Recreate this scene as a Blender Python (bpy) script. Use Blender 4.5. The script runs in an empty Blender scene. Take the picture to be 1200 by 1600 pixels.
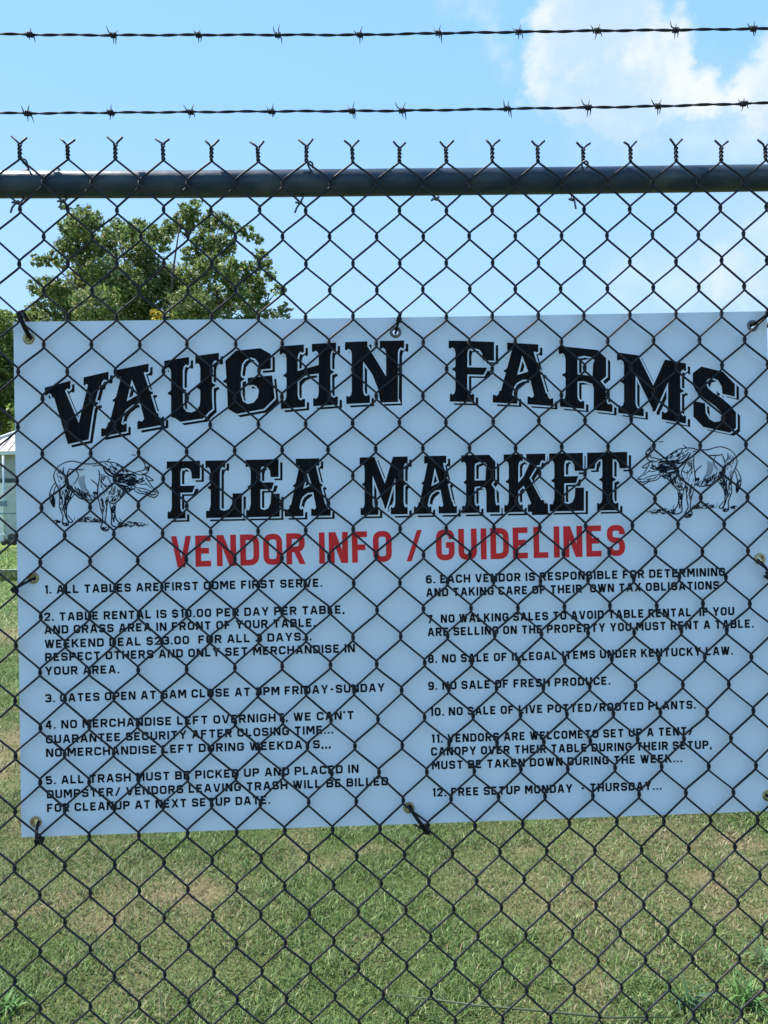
import bpy, bmesh, math, random
import numpy as np
from mathutils import Vector, Matrix
from mathutils.geometry import tessellate_polygon

C = bpy.context.scene.collection
R_ = math.radians

# ------------------------------------------------------------------ camera
F = 1200.0                      # focal length in photo pixels (photo is 1200 x 1600)
H = 1.30                        # eye height
DY = 1.09                       # distance to the wire mesh
RHO, YAW = R_(1.0), R_(1.4)
fw = Vector((math.sin(YAW), math.cos(YAW), 0)); R0 = Vector((math.cos(YAW), -math.sin(YAW), 0)); U0 = Vector((0, 0, 1))
RT = math.cos(RHO)*R0 - math.sin(RHO)*U0
UP = math.sin(RHO)*R0 + math.cos(RHO)*U0
EYE = Vector((0, 0, H))

def ray(px, py):
    return fw + (px-600)/F*RT + (800-py)/F*UP
def P(px, py, Y):
    d = ray(px, py)
    return EYE + d*(Y/d.y)
def G(px, py, z=0.0):
    d = ray(px, py)
    return EYE + d*((z-H)/d.z)

cam = bpy.data.cameras.new('camera'); co = bpy.data.objects.new('camera', cam); C.objects.link(co)
cam.sensor_fit = 'VERTICAL'; cam.sensor_height = 36.0; cam.lens = 36.0*F/1600
cam.clip_start = 0.02; cam.clip_end = 5000
m = Matrix((RT, UP, -fw)).transposed().to_4x4(); m.translation = EYE
co.matrix_world = m
bpy.context.scene.camera = co

# ------------------------------------------------------------------ light
SC = bpy.context.scene
SC.view_settings.view_transform = 'Standard'; SC.view_settings.look = 'None'
SC.view_settings.exposure = 1.0; SC.view_settings.gamma = 1.0
SUN_EL, SUN_AZ = R_(60), R_(-64)          # azimuth from +Y, negative = to the left
sd = Vector((math.cos(SUN_EL)*math.sin(SUN_AZ), math.cos(SUN_EL)*math.cos(SUN_AZ), math.sin(SUN_EL)))
sl = bpy.data.lights.new('sun', 'SUN'); so = bpy.data.objects.new('sun', sl); C.objects.link(so)
sl.energy = 4.7; sl.angle = R_(0.53); sl.color = (1.0, 0.955, 0.88)
so.rotation_euler = sd.to_track_quat('Z', 'Y').to_euler()

W = bpy.data.worlds.new('World'); SC.world = W; W.use_nodes = True
wt = W.node_tree; wt.nodes.clear()
def wn(t, **k):
    n = wt.nodes.new(t)
    for a, v in k.items(): setattr(n, a, v)
    return n
def wmath(op, a, b=None, c=None, clamp=False):
    n = wn('ShaderNodeMath', operation=op, use_clamp=clamp)
    for i, v in enumerate((a, b, c)):
        if v is None: continue
        if isinstance(v, (int, float)): n.inputs[i].default_value = v
        else: wt.links.new(v, n.inputs[i])
    return n.outputs[0]
sky = wn('ShaderNodeTexSky', sky_type='NISHITA', sun_disc=False)
sky.sun_elevation = SUN_EL; sky.sun_rotation = SUN_AZ; sky.air_density = 1.0; sky.dust_density = 0.6; sky.ozone_density = 1.6
tc = wn('ShaderNodeTexCoord')
DIR = tc.outputs['Generated']
def noise(scale, detail, rough, w=0.0):
    n = wn('ShaderNodeTexNoise', noise_dimensions='4D'); wt.links.new(DIR, n.inputs['Vector'])
    n.inputs['Scale'].default_value = scale; n.inputs['Detail'].default_value = detail; n.inputs['Roughness'].default_value = rough
    n.inputs['W'].default_value = w
    return n
nz = noise(20.0, 9.0, 0.58)
off = wn('ShaderNodeVectorMath', operation='SUBTRACT'); wt.links.new(nz.outputs['Color'], off.inputs[0]); off.inputs[1].default_value = (.5, .5, .5)
osc = wn('ShaderNodeVectorMath', operation='SCALE'); wt.links.new(off.outputs[0], osc.inputs[0]); osc.inputs['Scale'].default_value = 0.062
nzb = noise(55.0, 6.0, 0.6, 9.0)
ofb = wn('ShaderNodeVectorMath', operation='SUBTRACT'); wt.links.new(nzb.outputs['Color'], ofb.inputs[0]); ofb.inputs[1].default_value = (.5, .5, .5)
osb = wn('ShaderNodeVectorMath', operation='MULTIPLY_ADD'); wt.links.new(ofb.outputs[0], osb.inputs[0]); osb.inputs[1].default_value = (.034, .034, .034); wt.links.new(osc.outputs[0], osb.inputs[2])
wd = wn('ShaderNodeVectorMath', operation='ADD'); wt.links.new(DIR, wd.inputs[0]); wt.links.new(osb.outputs[0], wd.inputs[1])
def blobs(lst, soft):
    acc = None
    for (px, py, r) in lst:
        c = ray(px, py).normalized()
        d = wn('ShaderNodeVectorMath', operation='DISTANCE'); wt.links.new(wd.outputs[0], d.inputs[0]); d.inputs[1].default_value = c
        v = wmath('SUBTRACT', r/F, d.outputs['Value'])
        if acc is None: acc = v
        else:
            n = wn('ShaderNodeMath', operation='SMOOTH_MAX'); wt.links.new(acc, n.inputs[0]); wt.links.new(v, n.inputs[1]); n.inputs[2].default_value = 0.005
            acc = n.outputs[0]
    mr = wn('ShaderNodeMapRange', interpolation_type='SMOOTHSTEP'); wt.links.new(acc, mr.inputs['Value'])
    mr.inputs['From Min'].default_value = -soft*0.4; mr.inputs['From Max'].default_value = soft
    return mr.outputs['Result']
hard = blobs([(905,35,64),(955,18,62),(878,70,46),(1000,58,54),(1045,78,34),(930,105,84),(868,124,48),(985,122,80),(905,140,46),(1040,135,44),(1090,146,34),(1118,160,20),(1000,158,46),(836,90,16),(1064,60,18),
  (1172,132,30),(1206,150,48),(1150,156,26),(1240,110,60),(-2600,-300,420),(4200,-500,520),(-700,-1500,260)], 0.015)
softb = blobs([(1000,425,40),(1062,452,58),(1150,430,80),(1210,450,90),(1110,372,50),(1185,345,64),(975,468,30),(940,188,46),(1010,206,60),(1085,200,66),(1165,208,70),(1230,260,70),(-500,300,200),(-900,150,240),(1700,300,260),(2200,100,240)], 0.075)
wisp = blobs([(738,4,20),(752,16,18),(768,48,14),(776,72,14),(790,104,12),(742,212,7),(700,-6,14)], 0.03)
n2 = noise(13.0, 6.0, 0.6, 3.0)
n2r = wn('ShaderNodeMapRange'); wt.links.new(n2.outputs['Fac'], n2r.inputs['Value'])
n2r.inputs['From Min'].default_value = 0.36; n2r.inputs['From Max'].default_value = 0.60; n2r.inputs['To Min'].default_value = 0.74; n2r.inputs['To Max'].default_value = 1.0
n3 = noise(7.0, 5.0, 0.6, 7.0)
n3r = wn('ShaderNodeMapRange'); wt.links.new(n3.outputs['Fac'], n3r.inputs['Value'])
n3r.inputs['From Min'].default_value = 0.3; n3r.inputs['From Max'].default_value = 0.62; n3r.inputs['To Min'].default_value = 0.26; n3r.inputs['To Max'].default_value = 0.92
ca = wmath('MULTIPLY', hard, n2r.outputs['Result']); ca = wmath('MULTIPLY', ca, 0.96)
cb = wmath('MULTIPLY', softb, n3r.outputs['Result'])
cw = wmath('MULTIPLY', wmath('MULTIPLY', wisp, n2r.outputs['Result']), 0.62)
cl = wmath('MAXIMUM', wmath('MAXIMUM', ca, cb), cw)
# sky colour: physical sky, a little deeper in the red, as phone cameras render it
tint = wn('ShaderNodeMix', data_type='RGBA', blend_type='MULTIPLY'); tint.inputs['Factor'].default_value = 1.0
wt.links.new(sky.outputs[0], tint.inputs[6]); tint.inputs[7].default_value = (0.80, 1.05, 1.10, 1)
# mostly a fixed blue veil, added to even the sky and light the sign
veil = wn('ShaderNodeMix', data_type='RGBA'); veil.inputs['Factor'].default_value = 0.84
wt.links.new(tint.outputs[2], veil.inputs[6]); 
sep = wn('ShaderNodeSeparateXYZ'); wt.links.new(DIR, sep.inputs[0])
hz = wn('ShaderNodeMapRange', interpolation_type='SMOOTHSTEP'); wt.links.new(sep.outputs['Z'], hz.inputs['Value'])
hz.inputs['From Min'].default_value = 0.18; hz.inputs['From Max'].default_value = 0.58
hc = wn('ShaderNodeMix', data_type='RGBA'); wt.links.new(hz.outputs['Result'], hc.inputs['Factor'])
hc.inputs[6].default_value = (2.5, 4.0, 6.1, 1); hc.inputs[7].default_value = (1.84, 3.68, 6.3, 1)
wt.links.new(hc.outputs[2], veil.inputs[7])
mixc = wn('ShaderNodeMix', data_type='RGBA'); wt.links.new(cl, mixc.inputs['Factor'])
wt.links.new(veil.outputs[2], mixc.inputs[6]); 
sh = noise(10.0, 7.0, 0.6, 5.0)
shr = wn('ShaderNodeMapRange', interpolation_type='SMOOTHSTEP'); wt.links.new(sh.outputs['Fac'], shr.inputs['Value'])
shr.inputs['From Min'].default_value = 0.42; shr.inputs['From Max'].default_value = 0.60
ccol = wn('ShaderNodeMix', data_type='RGBA'); wt.links.new(shr.outputs['Result'], ccol.inputs['Factor'])
ccol.inputs[6].default_value = (3.2, 4.15, 5.3, 1); ccol.inputs[7].default_value = (4.7, 5.0, 5.3, 1)
wt.links.new(ccol.outputs[2], mixc.inputs[7])
bg = wn('ShaderNodeBackground'); wt.links.new(mixc.outputs[2], bg.inputs['Color']); bg.inputs['Strength'].default_value = 0.10
wo = wn('ShaderNodeOutputWorld'); wt.links.new(bg.outputs[0], wo.inputs['Surface'])

# ------------------------------------------------------------------ materials
def mat(name, col, rough=0.7, metal=0.0, spec=0.5, col2=None, scale=20.0, detail=4.0, lo=0.4, hi=0.6, stretch=None, attr=None, trans=None, bump=0.0, bscale=None):
    M = bpy.data.materials.new(name); M.use_nodes = True
    t = M.node_tree; b = t.nodes['Principled BSDF']
    b.inputs['Base Color'].default_value = (*col, 1); b.inputs['Roughness'].default_value = rough
    b.inputs['Metallic'].default_value = metal; b.inputs['Specular IOR Level'].default_value = spec
    src = None
    if attr:
        a = t.nodes.new('ShaderNodeAttribute'); a.attribute_name = attr; src = a.outputs['Color']
    tcn = t.nodes.new('ShaderNodeTexCoord'); vec = tcn.outputs['Object']
    if stretch:
        mp = t.nodes.new('ShaderNodeMapping'); t.links.new(vec, mp.inputs['Vector']); mp.inputs['Scale'].default_value = stretch; vec = mp.outputs[0]
    if col2:
        n = t.nodes.new('ShaderNodeTexNoise'); t.links.new(vec, n.inputs['Vector'])
        n.inputs['Scale'].default_value = scale; n.inputs['Detail'].default_value = detail
        r = t.nodes.new('ShaderNodeMapRange'); t.links.new(n.outputs['Fac'], r.inputs['Value'])
        r.inputs['From Min'].default_value = lo; r.inputs['From Max'].default_value = hi
        mx = t.nodes.new('ShaderNodeMix'); mx.data_type = 'RGBA'
        t.links.new(r.outputs['Result'], mx.inputs['Factor']); mx.inputs[6].default_value = (*col, 1); mx.inputs[7].default_value = (*col2, 1)
        if src:
            mm = t.nodes.new('ShaderNodeMix'); mm.data_type = 'RGBA'; mm.blend_type = 'MULTIPLY'; mm.inputs['Factor'].default_value = 1
            t.links.new(src, mm.inputs[6]); t.links.new(mx.outputs[2], mm.inputs[7]); src = mm.outputs[2]
        else: src = mx.outputs[2]
    if src: t.links.new(src, b.inputs['Base Color'])
    if bump:
        n = t.nodes.new('ShaderNodeTexNoise'); t.links.new(vec, n.inputs['Vector']); n.inputs['Scale'].default_value = bscale or scale; n.inputs['Detail'].default_value = 5
        bp = t.nodes.new('ShaderNodeBump'); bp.inputs['Strength'].default_value = bump; bp.inputs['Distance'].default_value = 0.02
        t.links.new(n.outputs['Fac'], bp.inputs['Height']); t.links.new(bp.outputs[0], b.inputs['Normal'])
    if trans:
        tr = t.nodes.new('ShaderNodeBsdfTranslucent'); mxs = t.nodes.new('ShaderNodeMixShader'); mxs.inputs[0].default_value = trans
        if src: t.links.new(src, tr.inputs['Color'])
        else: tr.inputs['Color'].default_value = (*col, 1)
        t.links.new(b.outputs[0], mxs.inputs[1]); t.links.new(tr.outputs[0], mxs.inputs[2])
        t.links.new(mxs.outputs[0], t.nodes['Material Output'].inputs['Surface'])
    return M

M_wire = mat('weathered_wire', (0.018, 0.021, 0.030), 0.6, 0.15, 0.3, (0.040, 0.027, 0.026), 45, 5, .48, .70)
M_rail = mat('old_galvanised_pipe', (0.024, 0.041, 0.072), 0.40, 0.0, 0.3, (0.070, 0.088, 0.105), 34, 10, .46, .70, (0.5, 1, 1.0), bump=0.05, bscale=90)
M_tie = mat('aluminium_tie_wire', (0.10, 0.11, 0.13), 0.5, 0.6, 0.5, (0.10, 0.10, 0.12), 60)
M_barb = mat('barbed_steel', (0.022, 0.026, 0.034), 0.65, 0.15, 0.35, (0.05, 0.028, 0.024), 50, 4, .5, .7)
M_sign = mat('sky_tinted_panel', (0.76, 0.82, 0.95), 0.45, 0, 0.3, (0.785, 0.835, 0.95), 6, 5, .35, .65)  # white panel; bluish skylight of the shade is put into its colour
M_ink = mat('black_ink', (0.0035, 0.0035, 0.005), 0.6, 0, 0.12, (0.009, 0.009, 0.012), 1.0, 3, .45, .6, (420, 1, 12))
M_text = mat('dark_navy_ink', (0.004, 0.005, 0.010), 0.6, 0, 0.12)
M_line = mat('engraving_ink', (0.006, 0.010, 0.022), 0.6, 0, 0.12)
M_red = mat('red_ink', (0.80, 0.028, 0.032), 0.55, 0, 0.2, (0.84, 0.034, 0.036), 30)
M_brass = mat('dull_brass', (0.55, 0.43, 0.22), 0.38, 0.6, 0.5, (0.30, 0.24, 0.14), 250, 3)
M_steel = mat('dull_steel', (0.22, 0.21, 0.22), 0.4, 0.8, 0.5, (0.12, 0.11, 0.12), 250, 3)
M_nylon = mat('black_nylon', (0.006, 0.006, 0.009), 0.5, 0, 0.22)
M_blade = mat('grass_blades', (0.1, 0.16, 0.05), 0.55, 0, 0.35, attr='Col', trans=0.25)
M_leaf = mat('tree_leaves', (0.07, 0.11, 0.03), 0.5, 0, 0.4, attr='Col', trans=0.45)
M_bark = mat('bark', (0.09, 0.075, 0.06), 0.9, 0, 0.2, (0.16, 0.14, 0.12), 12, 6, bump=0.5)
M_soil = mat('turf_soil', (0.75, 0.75, 0.7), 0.95, 0, 0.1, (1.3, 1.3, 1.25), 70, 8, .35, .65, attr='Col', bump=0.9, bscale=160)
M_roofm = mat('whitewashed_metal_roof', (0.46, 0.46, 0.47), 0.6, 0.0, 0.3, (0.22, 0.16, 0.15), 5.0, 9, .46, .60, (1, 0.5, 1))
M_trim = mat('white_trim', (0.60, 0.60, 0.58), 0.5)
M_wallg = mat('grey_siding', (0.30, 0.32, 0.335), 0.8, 0, 0.3, (0.36, 0.375, 0.385), 3, 5)
M_wallc = mat('cream_render', (0.74, 0.72, 0.70), 0.85, 0, 0.3, (0.80, 0.78, 0.75), 2, 5)
M_dkgreen = mat('dark_green_paint', (0.02, 0.05, 0.045), 0.5)
M_door = mat('grey_green_door', (0.46, 0.47, 0.45), 0.6, 0, 0.4, (0.52, 0.53, 0.51), 3)
M_pipe = mat('pale_conduit', (0.50, 0.58, 0.62), 0.4, 0.2)
M_meter = mat('grey_meter_box', (0.16, 0.22, 0.26), 0.5, 0.3)
M_rubber = mat('black_rubber', (0.02, 0.02, 0.02), 0.8)
M_mower = mat('dark_mower_paint', (0.04, 0.045, 0.045), 0.5)
M_kerb = mat('pale_concrete', (0.55, 0.55, 0.50), 0.9, 0, 0.2, (0.42, 0.43, 0.38), 14)

# ------------------------------------------------------------------ helpers
class MB:
    """collects polygons, builds one mesh object"""
    def __init__(s): s.v = []; s.f = []; s.smooth = False; s.mi = []; s.cur = 0
    def add(s, vs, fs):
        b = len(s.v); s.v += [tuple(v) for v in vs]
        for f in fs: s.f.append(tuple(b+i for i in f)); s.mi.append(s.cur)
    def box(s, x0, x1, y0, y1, z0, z1):
        s.add([(x0,y0,z0),(x1,y0,z0),(x1,y1,z0),(x0,y1,z0),(x0,y0,z1),(x1,y0,z1),(x1,y1,z1),(x0,y1,z1)],
              [(3,2,1,0),(4,5,6,7),(0,1,5,4),(1,2,6,5),(2,3,7,6),(3,0,4,7)])
    def tube(s, pts, r, n=8, closed=False, caps=True):
        pts = [Vector(p) for p in pts]; k = len(pts)
        rs = r if isinstance(r, (list, tuple)) else [r]*k
        vs = []; ref = None
        for i, p in enumerate(pts):
            a = pts[i-1] if (i > 0 or closed) else p
            b = pts[(i+1) % k] if (i < k-1 or closed) else p
            t = (b-a).normalized()
            if ref is None:
                ref = Vector((0, 1, 0)) if abs(t.y) < 0.9 else Vector((1, 0, 0))
            u = ref - t*ref.dot(t)
            if u.length < 1e-6: u = t.orthogonal()
            u.normalize(); w = t.cross(u); ref = u
            for j in range(n):
                an = 2*math.pi*j/n
                vs.append(p + (u*math.cos(an) + w*math.sin(an))*rs[i])
        fs = []
        for i in range(k if closed else k-1):
            a = i*n; b = ((i+1) % k)*n
            for j in range(n):
                fs.append((a+j, a+(j+1) % n, b+(j+1) % n, b+j))
        if caps and not closed:
            fs.append(tuple(range(n-1, -1, -1))); fs.append(tuple((k-1)*n+j for j in range(n)))
        s.add(vs, fs); s.smooth = True
    def build(s, name, mats, parent=None):
        me = bpy.data.meshes.new(name); me.from_pydata(s.v, [], s.f)
        if not isinstance(mats, (list, tuple)): mats = [mats]
        for mm in mats: me.materials.append(mm)
        if len(mats) > 1: me.polygons.foreach_set('material_index', s.mi)
        if s.smooth: me.shade_smooth()
        me.update()
        o = bpy.data.objects.new(name, me); C.objects.link(o)
        if parent: 
            o.parent = parent; o.matrix_parent_inverse = parent.matrix_world.inverted()
        return o

def tag(o, label=None, cat=None, group=None, kind=None):
    if label: o['label'] = label
    if cat: o['category'] = cat
    if group: o['group'] = group
    if kind: o['kind'] = kind
    return o
def empty(name, loc, label, cat, group=None):
    o = bpy.data.objects.new(name, None); C.objects.link(o); o.location = loc; o.empty_display_size = 0.1
    o.matrix_world = Matrix.Translation(loc)
    return tag(o, label, cat, group)
def np_mesh(name, V, Fc, mats, col=None, parent=None):
    me = bpy.data.meshes.new(name); nv, nf, k = len(V), len(Fc), Fc.shape[1]
    me.vertices.add(nv); me.vertices.foreach_set('co', V.astype(np.float32).ravel())
    me.loops.add(nf*k); me.loops.foreach_set('vertex_index', Fc.astype(np.int32).ravel())
    me.polygons.add(nf); me.polygons.foreach_set('loop_start', np.arange(0, nf*k, k, dtype=np.int32))
    me.update(calc_edges=True)
    if col is not None:
        ca = me.color_attributes.new('Col', 'FLOAT_COLOR', 'POINT')
        ca.data.foreach_set('color', np.concatenate([col, np.ones((nv, 1))], 1).astype(np.float32).ravel())
    me.materials.append(mats)
    o = bpy.data.objects.new(name, me); C.objects.link(o)
    if parent: o.parent = parent; o.matrix_parent_inverse = parent.matrix_world.inverted()
    return o
rng = np.random.default_rng(7); random.seed(7)

_tab = np.random.default_rng(3).random((256, 256))
def vnoise(x, y):
    xi = np.floor(x).astype(int); yi = np.floor(y).astype(int); fx = x-xi; fy = y-yi
    fx = fx*fx*(3-2*fx); fy = fy*fy*(3-2*fy)
    g = lambda a, b: _tab[a % 256, b % 256]
    return (g(xi,yi)*(1-fx)+g(xi+1,yi)*fx)*(1-fy) + (g(xi,yi+1)*(1-fx)+g(xi+1,yi+1)*fx)*fy
def fbm(x, y, o=4):
    s = 0; a = .5; t = 0
    for i in range(o):
        s = s + a*vnoise(x*2**i+17*i, y*2**i+31*i); t += a; a *= .5
    return s/t

# ------------------------------------------------------------------ ground
def dryness(x, y):
    """0 green .. 1 dry straw, patches of the turf itself"""
    d = fbm(x*1.5+5, y*1.5, 4)
    d = np.clip((d-0.48)/0.40, 0, 1)
    s = np.clip((fbm(x*3.4+50, y*3.4+9, 3)-0.68)/0.07, 0, 1)*0.55
    band = np.exp(-((y-8.7)/0.55)**2)*0.9                       # worn pale track
    dl = np.clip(1-np.abs(y-4.1)/1.3, 0, 1)*np.clip((-x-0.45*y+0.6), 0, 1)*0.8
    gr = np.clip(1-np.abs(y-6.6)/1.4, 0, 1)*0.5 + np.clip((y-10)/3, 0, 1)*0.45
    return np.clip(d*0.85+s+band+dl-gr, 0, 1)
def soil_col(x, y):
    d = dryness(x, y)[:, None]
    g = np.array([0.085, 0.115, 0.038]); t = np.array([0.20, 0.165, 0.095])
    far = np.clip((y-9)/6, 0, 1)[:, None]
    gf = np.array([0.15, 0.21, 0.055])
    return (g*(1-far)+gf*far)*(1-d) + t*d
def axis(lo, hi, a, b, step, gr):
    pts = list(np.arange(a, b+1e-6, step)); s = step; p = b
    while p < hi: s *= gr; p += s; pts.append(p)
    s = step; p = a; pre = []
    while p > lo: s *= gr; p -= s; pre.append(p)
    return np.array(pre[::-1]+pts)
gx = axis(-1500, 1500, -2.4, 2.4, 0.06, 1.10); gy = axis(-60, 2500, 0.4, 6.0, 0.06, 1.07)
X, Y_ = np.meshgrid(gx, gy); xs, ys = X.ravel(), Y_.ravel()
zs = (fbm(xs*2.0, ys*2.0, 3)-0.5)*0.03*np.exp(-(np.hypot(xs, ys)/60)**2)
V = np.stack([xs, ys, zs], 1); nx_, ny_ = len(gx), len(gy)
ii = (np.arange(ny_-1)[:, None]*nx_ + np.arange(nx_-1)[None]).ravel()
gnd = np_mesh('ground', V, np.stack([ii, ii+1, ii+1+nx_, ii+nx_], 1), M_soil, soil_col(xs, ys))
tag(gnd, 'mown lawn ground of green and straw turf', None, None, 'structure')

def blades(x, y, ln, wd, dry, flat, mul=1.0):
    n = len(x); z0 = (fbm(x*2.0, y*2.0, 3)-0.5)*0.03-0.002
    az = rng.random(n)*2*np.pi; lean = np.clip(flat+rng.normal(0, .25, n), 0.05, 1.45)
    dx, dy = np.cos(az), np.sin(az); sx, sy = -dy, dx
    tw = rng.normal(0, .7, n); sx, sy = np.cos(az+np.pi/2+tw), np.sin(az+np.pi/2+tw)
    hz = np.sin(lean)*ln; vt = np.cos(lean)*ln
    b = np.stack([x, y, z0], 1)
    mid = b + np.stack([dx*hz*.4, dy*hz*.4, vt*.62], 1)
    tip = b + np.stack([dx*hz, dy*hz, vt*.9+0.003], 1)
    s = np.stack([sx, sy, np.zeros(n)], 1)*(wd/2)[:, None]
    V = np.stack([b-s, b+s, mid-s*.85, mid+s*.85, tip], 1).reshape(-1, 3)
    k = np.arange(n)[:, None]*5
    Fc = np.concatenate([k+np.array([[0,1,3]]), k+np.array([[0,3,2]]), k+np.array([[2,3,4]])], 0)
    g1 = np.array([0.115, 0.19, 0.048]); g2 = np.array([0.175, 0.235, 0.09]); g3 = np.array([0.06, 0.115, 0.028]); st = np.array([0.28, 0.25, 0.145]); st2 = np.array([0.22, 0.17, 0.10])
    u = rng.random((n, 1)); base = np.where(u < .4, g1, np.where(u < .72, g2, g3))
    isd = (rng.random(n) < (0.07+0.55*dry))[:, None]
    c = np.where(isd, np.where(rng.random((n, 1)) < .6, st, st2), base)*(0.55+1.0*rng.random((n, 1)))*np.asarray(mul).reshape(-1, 1)
    return V, Fc, np.repeat(c, 5, 0)
def scatter(n, y0, y1, xa, xb, ca=0., cb=0.):
    y = np.sqrt(rng.random(n)*(y1*y1-y0*y0)+y0*y0)
    lo = xa*y+ca; hi = xb*y+cb
    return lo+rng.random(n)*(hi-lo), y
parts = []
def grass(n, y0, y1, xa, xb, l0, l1, w, flat, ca=0., cb=0., mul=1.0):
    x, y = scatter(n, y0, y1, xa, xb, ca, cb); d = dryness(x, y)
    keep = rng.random(n) > 0.35*d; x, y, d = x[keep], y[keep], d[keep]; n = len(x)
    tuft = fbm(x*9+3, y*9, 3)
    ln = (l0+(l1-l0)*rng.random(n)**1.5)*np.clip(.1+1.75*tuft, .45, 1.5)*(1-0.35*d)
    parts.append(blades(x, y, ln, w*(0.7+0.6*rng.random(n)), d, flat, mul))
grass(200000, 1.55, 3.7, -0.62, 0.62, .014, .036, .0032, .95, -.15, .15)
grass(20000, 1.55, 3.7, -0.62, 0.62, .025, .055, .0022, 1.35, -.15, .15)   # lying clippings
grass(9000, 0.35, 1.55, -0.9, 0.9, .03, .07, .004, .85, -.3, .3)
grass(52000, 3.7, 8.3, -0.66, -0.36, .025, .06, .0042, 1.0, mul=1.15)
grass(24000, 3.7, 8.3, -0.36, 0.75, .03, .08, .006, .8)
grass(42000, 8.3, 17, -0.62, -0.40, .04, .08, .009, 1.0, mul=1.4)
grass(14000, 17, 34, -0.62, -0.40, .06, .12, .03, .9, mul=1.3)
# taller unmown strip in front of the pale kerb
x, y = scatter(26000, 15.9, 18.0, -0.62, -0.36); d = dryness(x, y)*.3
parts.append(blades(x, y, (.07+.09*rng.random(len(x))), .014+0*x, d, .5, 0.62))
off_ = 0; VV, FF, CC = [], [], []
for v_, f_, c_ in parts: VV.append(v_); FF.append(f_+off_); CC.append(c_); off_ += len(v_)
gr = np_mesh('grass', np.concatenate(VV), np.concatenate(FF), M_blade, np.concatenate(CC))
tag(gr, 'mown grass blades mixed with dry straw clippings', None, None, 'stuff')

# weeds standing out of the mown lawn
def weed(name, loc, n, l0, l1, w, spread, cols, label, seed):
    r = np.random.default_rng(seed); Vs, Fs, Cs = [], [], []
    for i in range(n):
        az = r.random()*2*math.pi; ln = l0+(l1-l0)*r.random(); ls = 0.35+0.95*r.random()*spread
        p = Vector((r.normal(0, .012), r.normal(0, .012), 0)); side = Vector((-math.sin(az), math.cos(az), 0)); b = len(Vs)
        col = np.array(cols[int(r.integers(len(cols)))])*(0.8+.4*r.random())
        for k in range(6):
            t = k/5; a = ls*t*1.5; 
            q = p + Vector((math.cos(az)*math.sin(a)*ln*t, math.sin(az)*math.sin(a)*ln*t, math.cos(a*.8)*ln*t))
            ww = w*(0.35+1.3*t if t < .5 else 2.0*(1-t))*.5+.0004
            Vs += [q-side*ww, q+side*ww+Vector((0, 0, ww*.4))]; Cs += [col, col]
            if k: Fs.append((b+2*k-2, b+2*k-1, b+2*k+1, b+2*k))
    o = np_mesh(name, np.array([tuple(v) for v in Vs]), np.array(Fs), M_blade, np.array(Cs)); o.location = loc
    return tag(o, label, 'weed')
GRN = [(0.09, 0.20, 0.05), (0.07, 0.16, 0.04), (0.12, 0.23, 0.065)]
weed('leafy_weed', G(1168, 1572), 46, .04, .11, .0045, 1.0, GRN, 'bright green leafy weed at the bottom right corner of the lawn', 1)
weed('leafy_weed', G(1195, 1510), 34, .05, .12, .0032, .9, [(0.13, .22, .09), (.17, .25, .13)], 'pale green weed tuft at the right edge, behind the brightest weed', 4)
weed('leafy_weed', G(18, 1580), 30, .03, .075, .005, 1.1, GRN, 'low green weed with broad leaves at the bottom left corner', 2)
weed('leafy_weed', G(1075, 1575), 16, .05, .12, .006, .8, [(0.05, .11, .05), (.04, .09, .04)], 'dark thin-leaved weed just left of the bright corner weed', 5)
sb = MB()
pts = [G(605, 1553, .03), G(680, 1562, .055), G(745, 1571, .06), G(850, 1580, .06), G(950, 1590, .05), G(1050, 1589, .03)]
sb.tube(pts, [.0012, .0022, .0026, .0026, .0024, .0012], 6)
for a, b_ in ((1, (640, 1568)), (2, (700, 1590)), (3, (880, 1562)), (2, (790, 1562))):
    q = G(*b_, .03); sb.tube([pts[a], (pts[a]+q)/2+Vector((0, 0, .01)), q], [.0018, .0014, .0006], 5)
M_stalk = mat('dull_green_stalk', (0.055, 0.075, 0.035), 0.6)
tag(sb.build('weed_stalk', M_stalk), 'long dark green weed stalk lying on the grass near the bottom right', 'weed stalk')

# ------------------------------------------------------------------ chain link fence
CX = {(0,0):.04784,(0,1):-.00468,(0,2):.00861,(0,4):-.004,(1,0):.53469,(1,1):.01087,(1,2):.00375,(1,3):-.00194,(2,0):-.00231,(2,1):.00056,(2,2):.00002,(3,0):.00233,(3,1):.00068}
CZ = {(0,0):1.19907,(0,1):-.60994,(0,2):-.01121,(0,3):-.00455,(0,4):.00141,(1,0):-.00229,(1,1):.00208,(1,2):-.00128,(1,3):-.00047,(2,0):-.00109,(2,1):-.00419,(2,2):.00063,(3,0):.00051,(3,1):-.00028}
def poly(K, c, r): return sum(k*c**i*r**j for (i, j), k in K.items())
_jit = {}
def knot(ci, ri):
    """where the wires hook, in the plane of the mesh (x, z)"""
    c, r = (ci-16)/16, (ri-16)/16
    cc, rr = min(max(c, -1.0), 1.05), min(max(r, -0.97), 0.95)
    e = 0.02
    out = []
    for K in (CX, CZ):
        v = poly(K, cc, rr)
        if c != cc: v += (poly(K, cc+e, rr)-poly(K, cc-e, rr))/(2*e)*(c-cc)
        if r != rr: v += (poly(K, cc, rr+e)-poly(K, cc, rr-e))/(2*e)*(r-rr)
        out.append(v)
    j = _jit.setdefault((ci, ri), (random.gauss(0, .0005), random.gauss(0, .0005)))
    return out[0]+j[0], out[1]+j[1]

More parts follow.
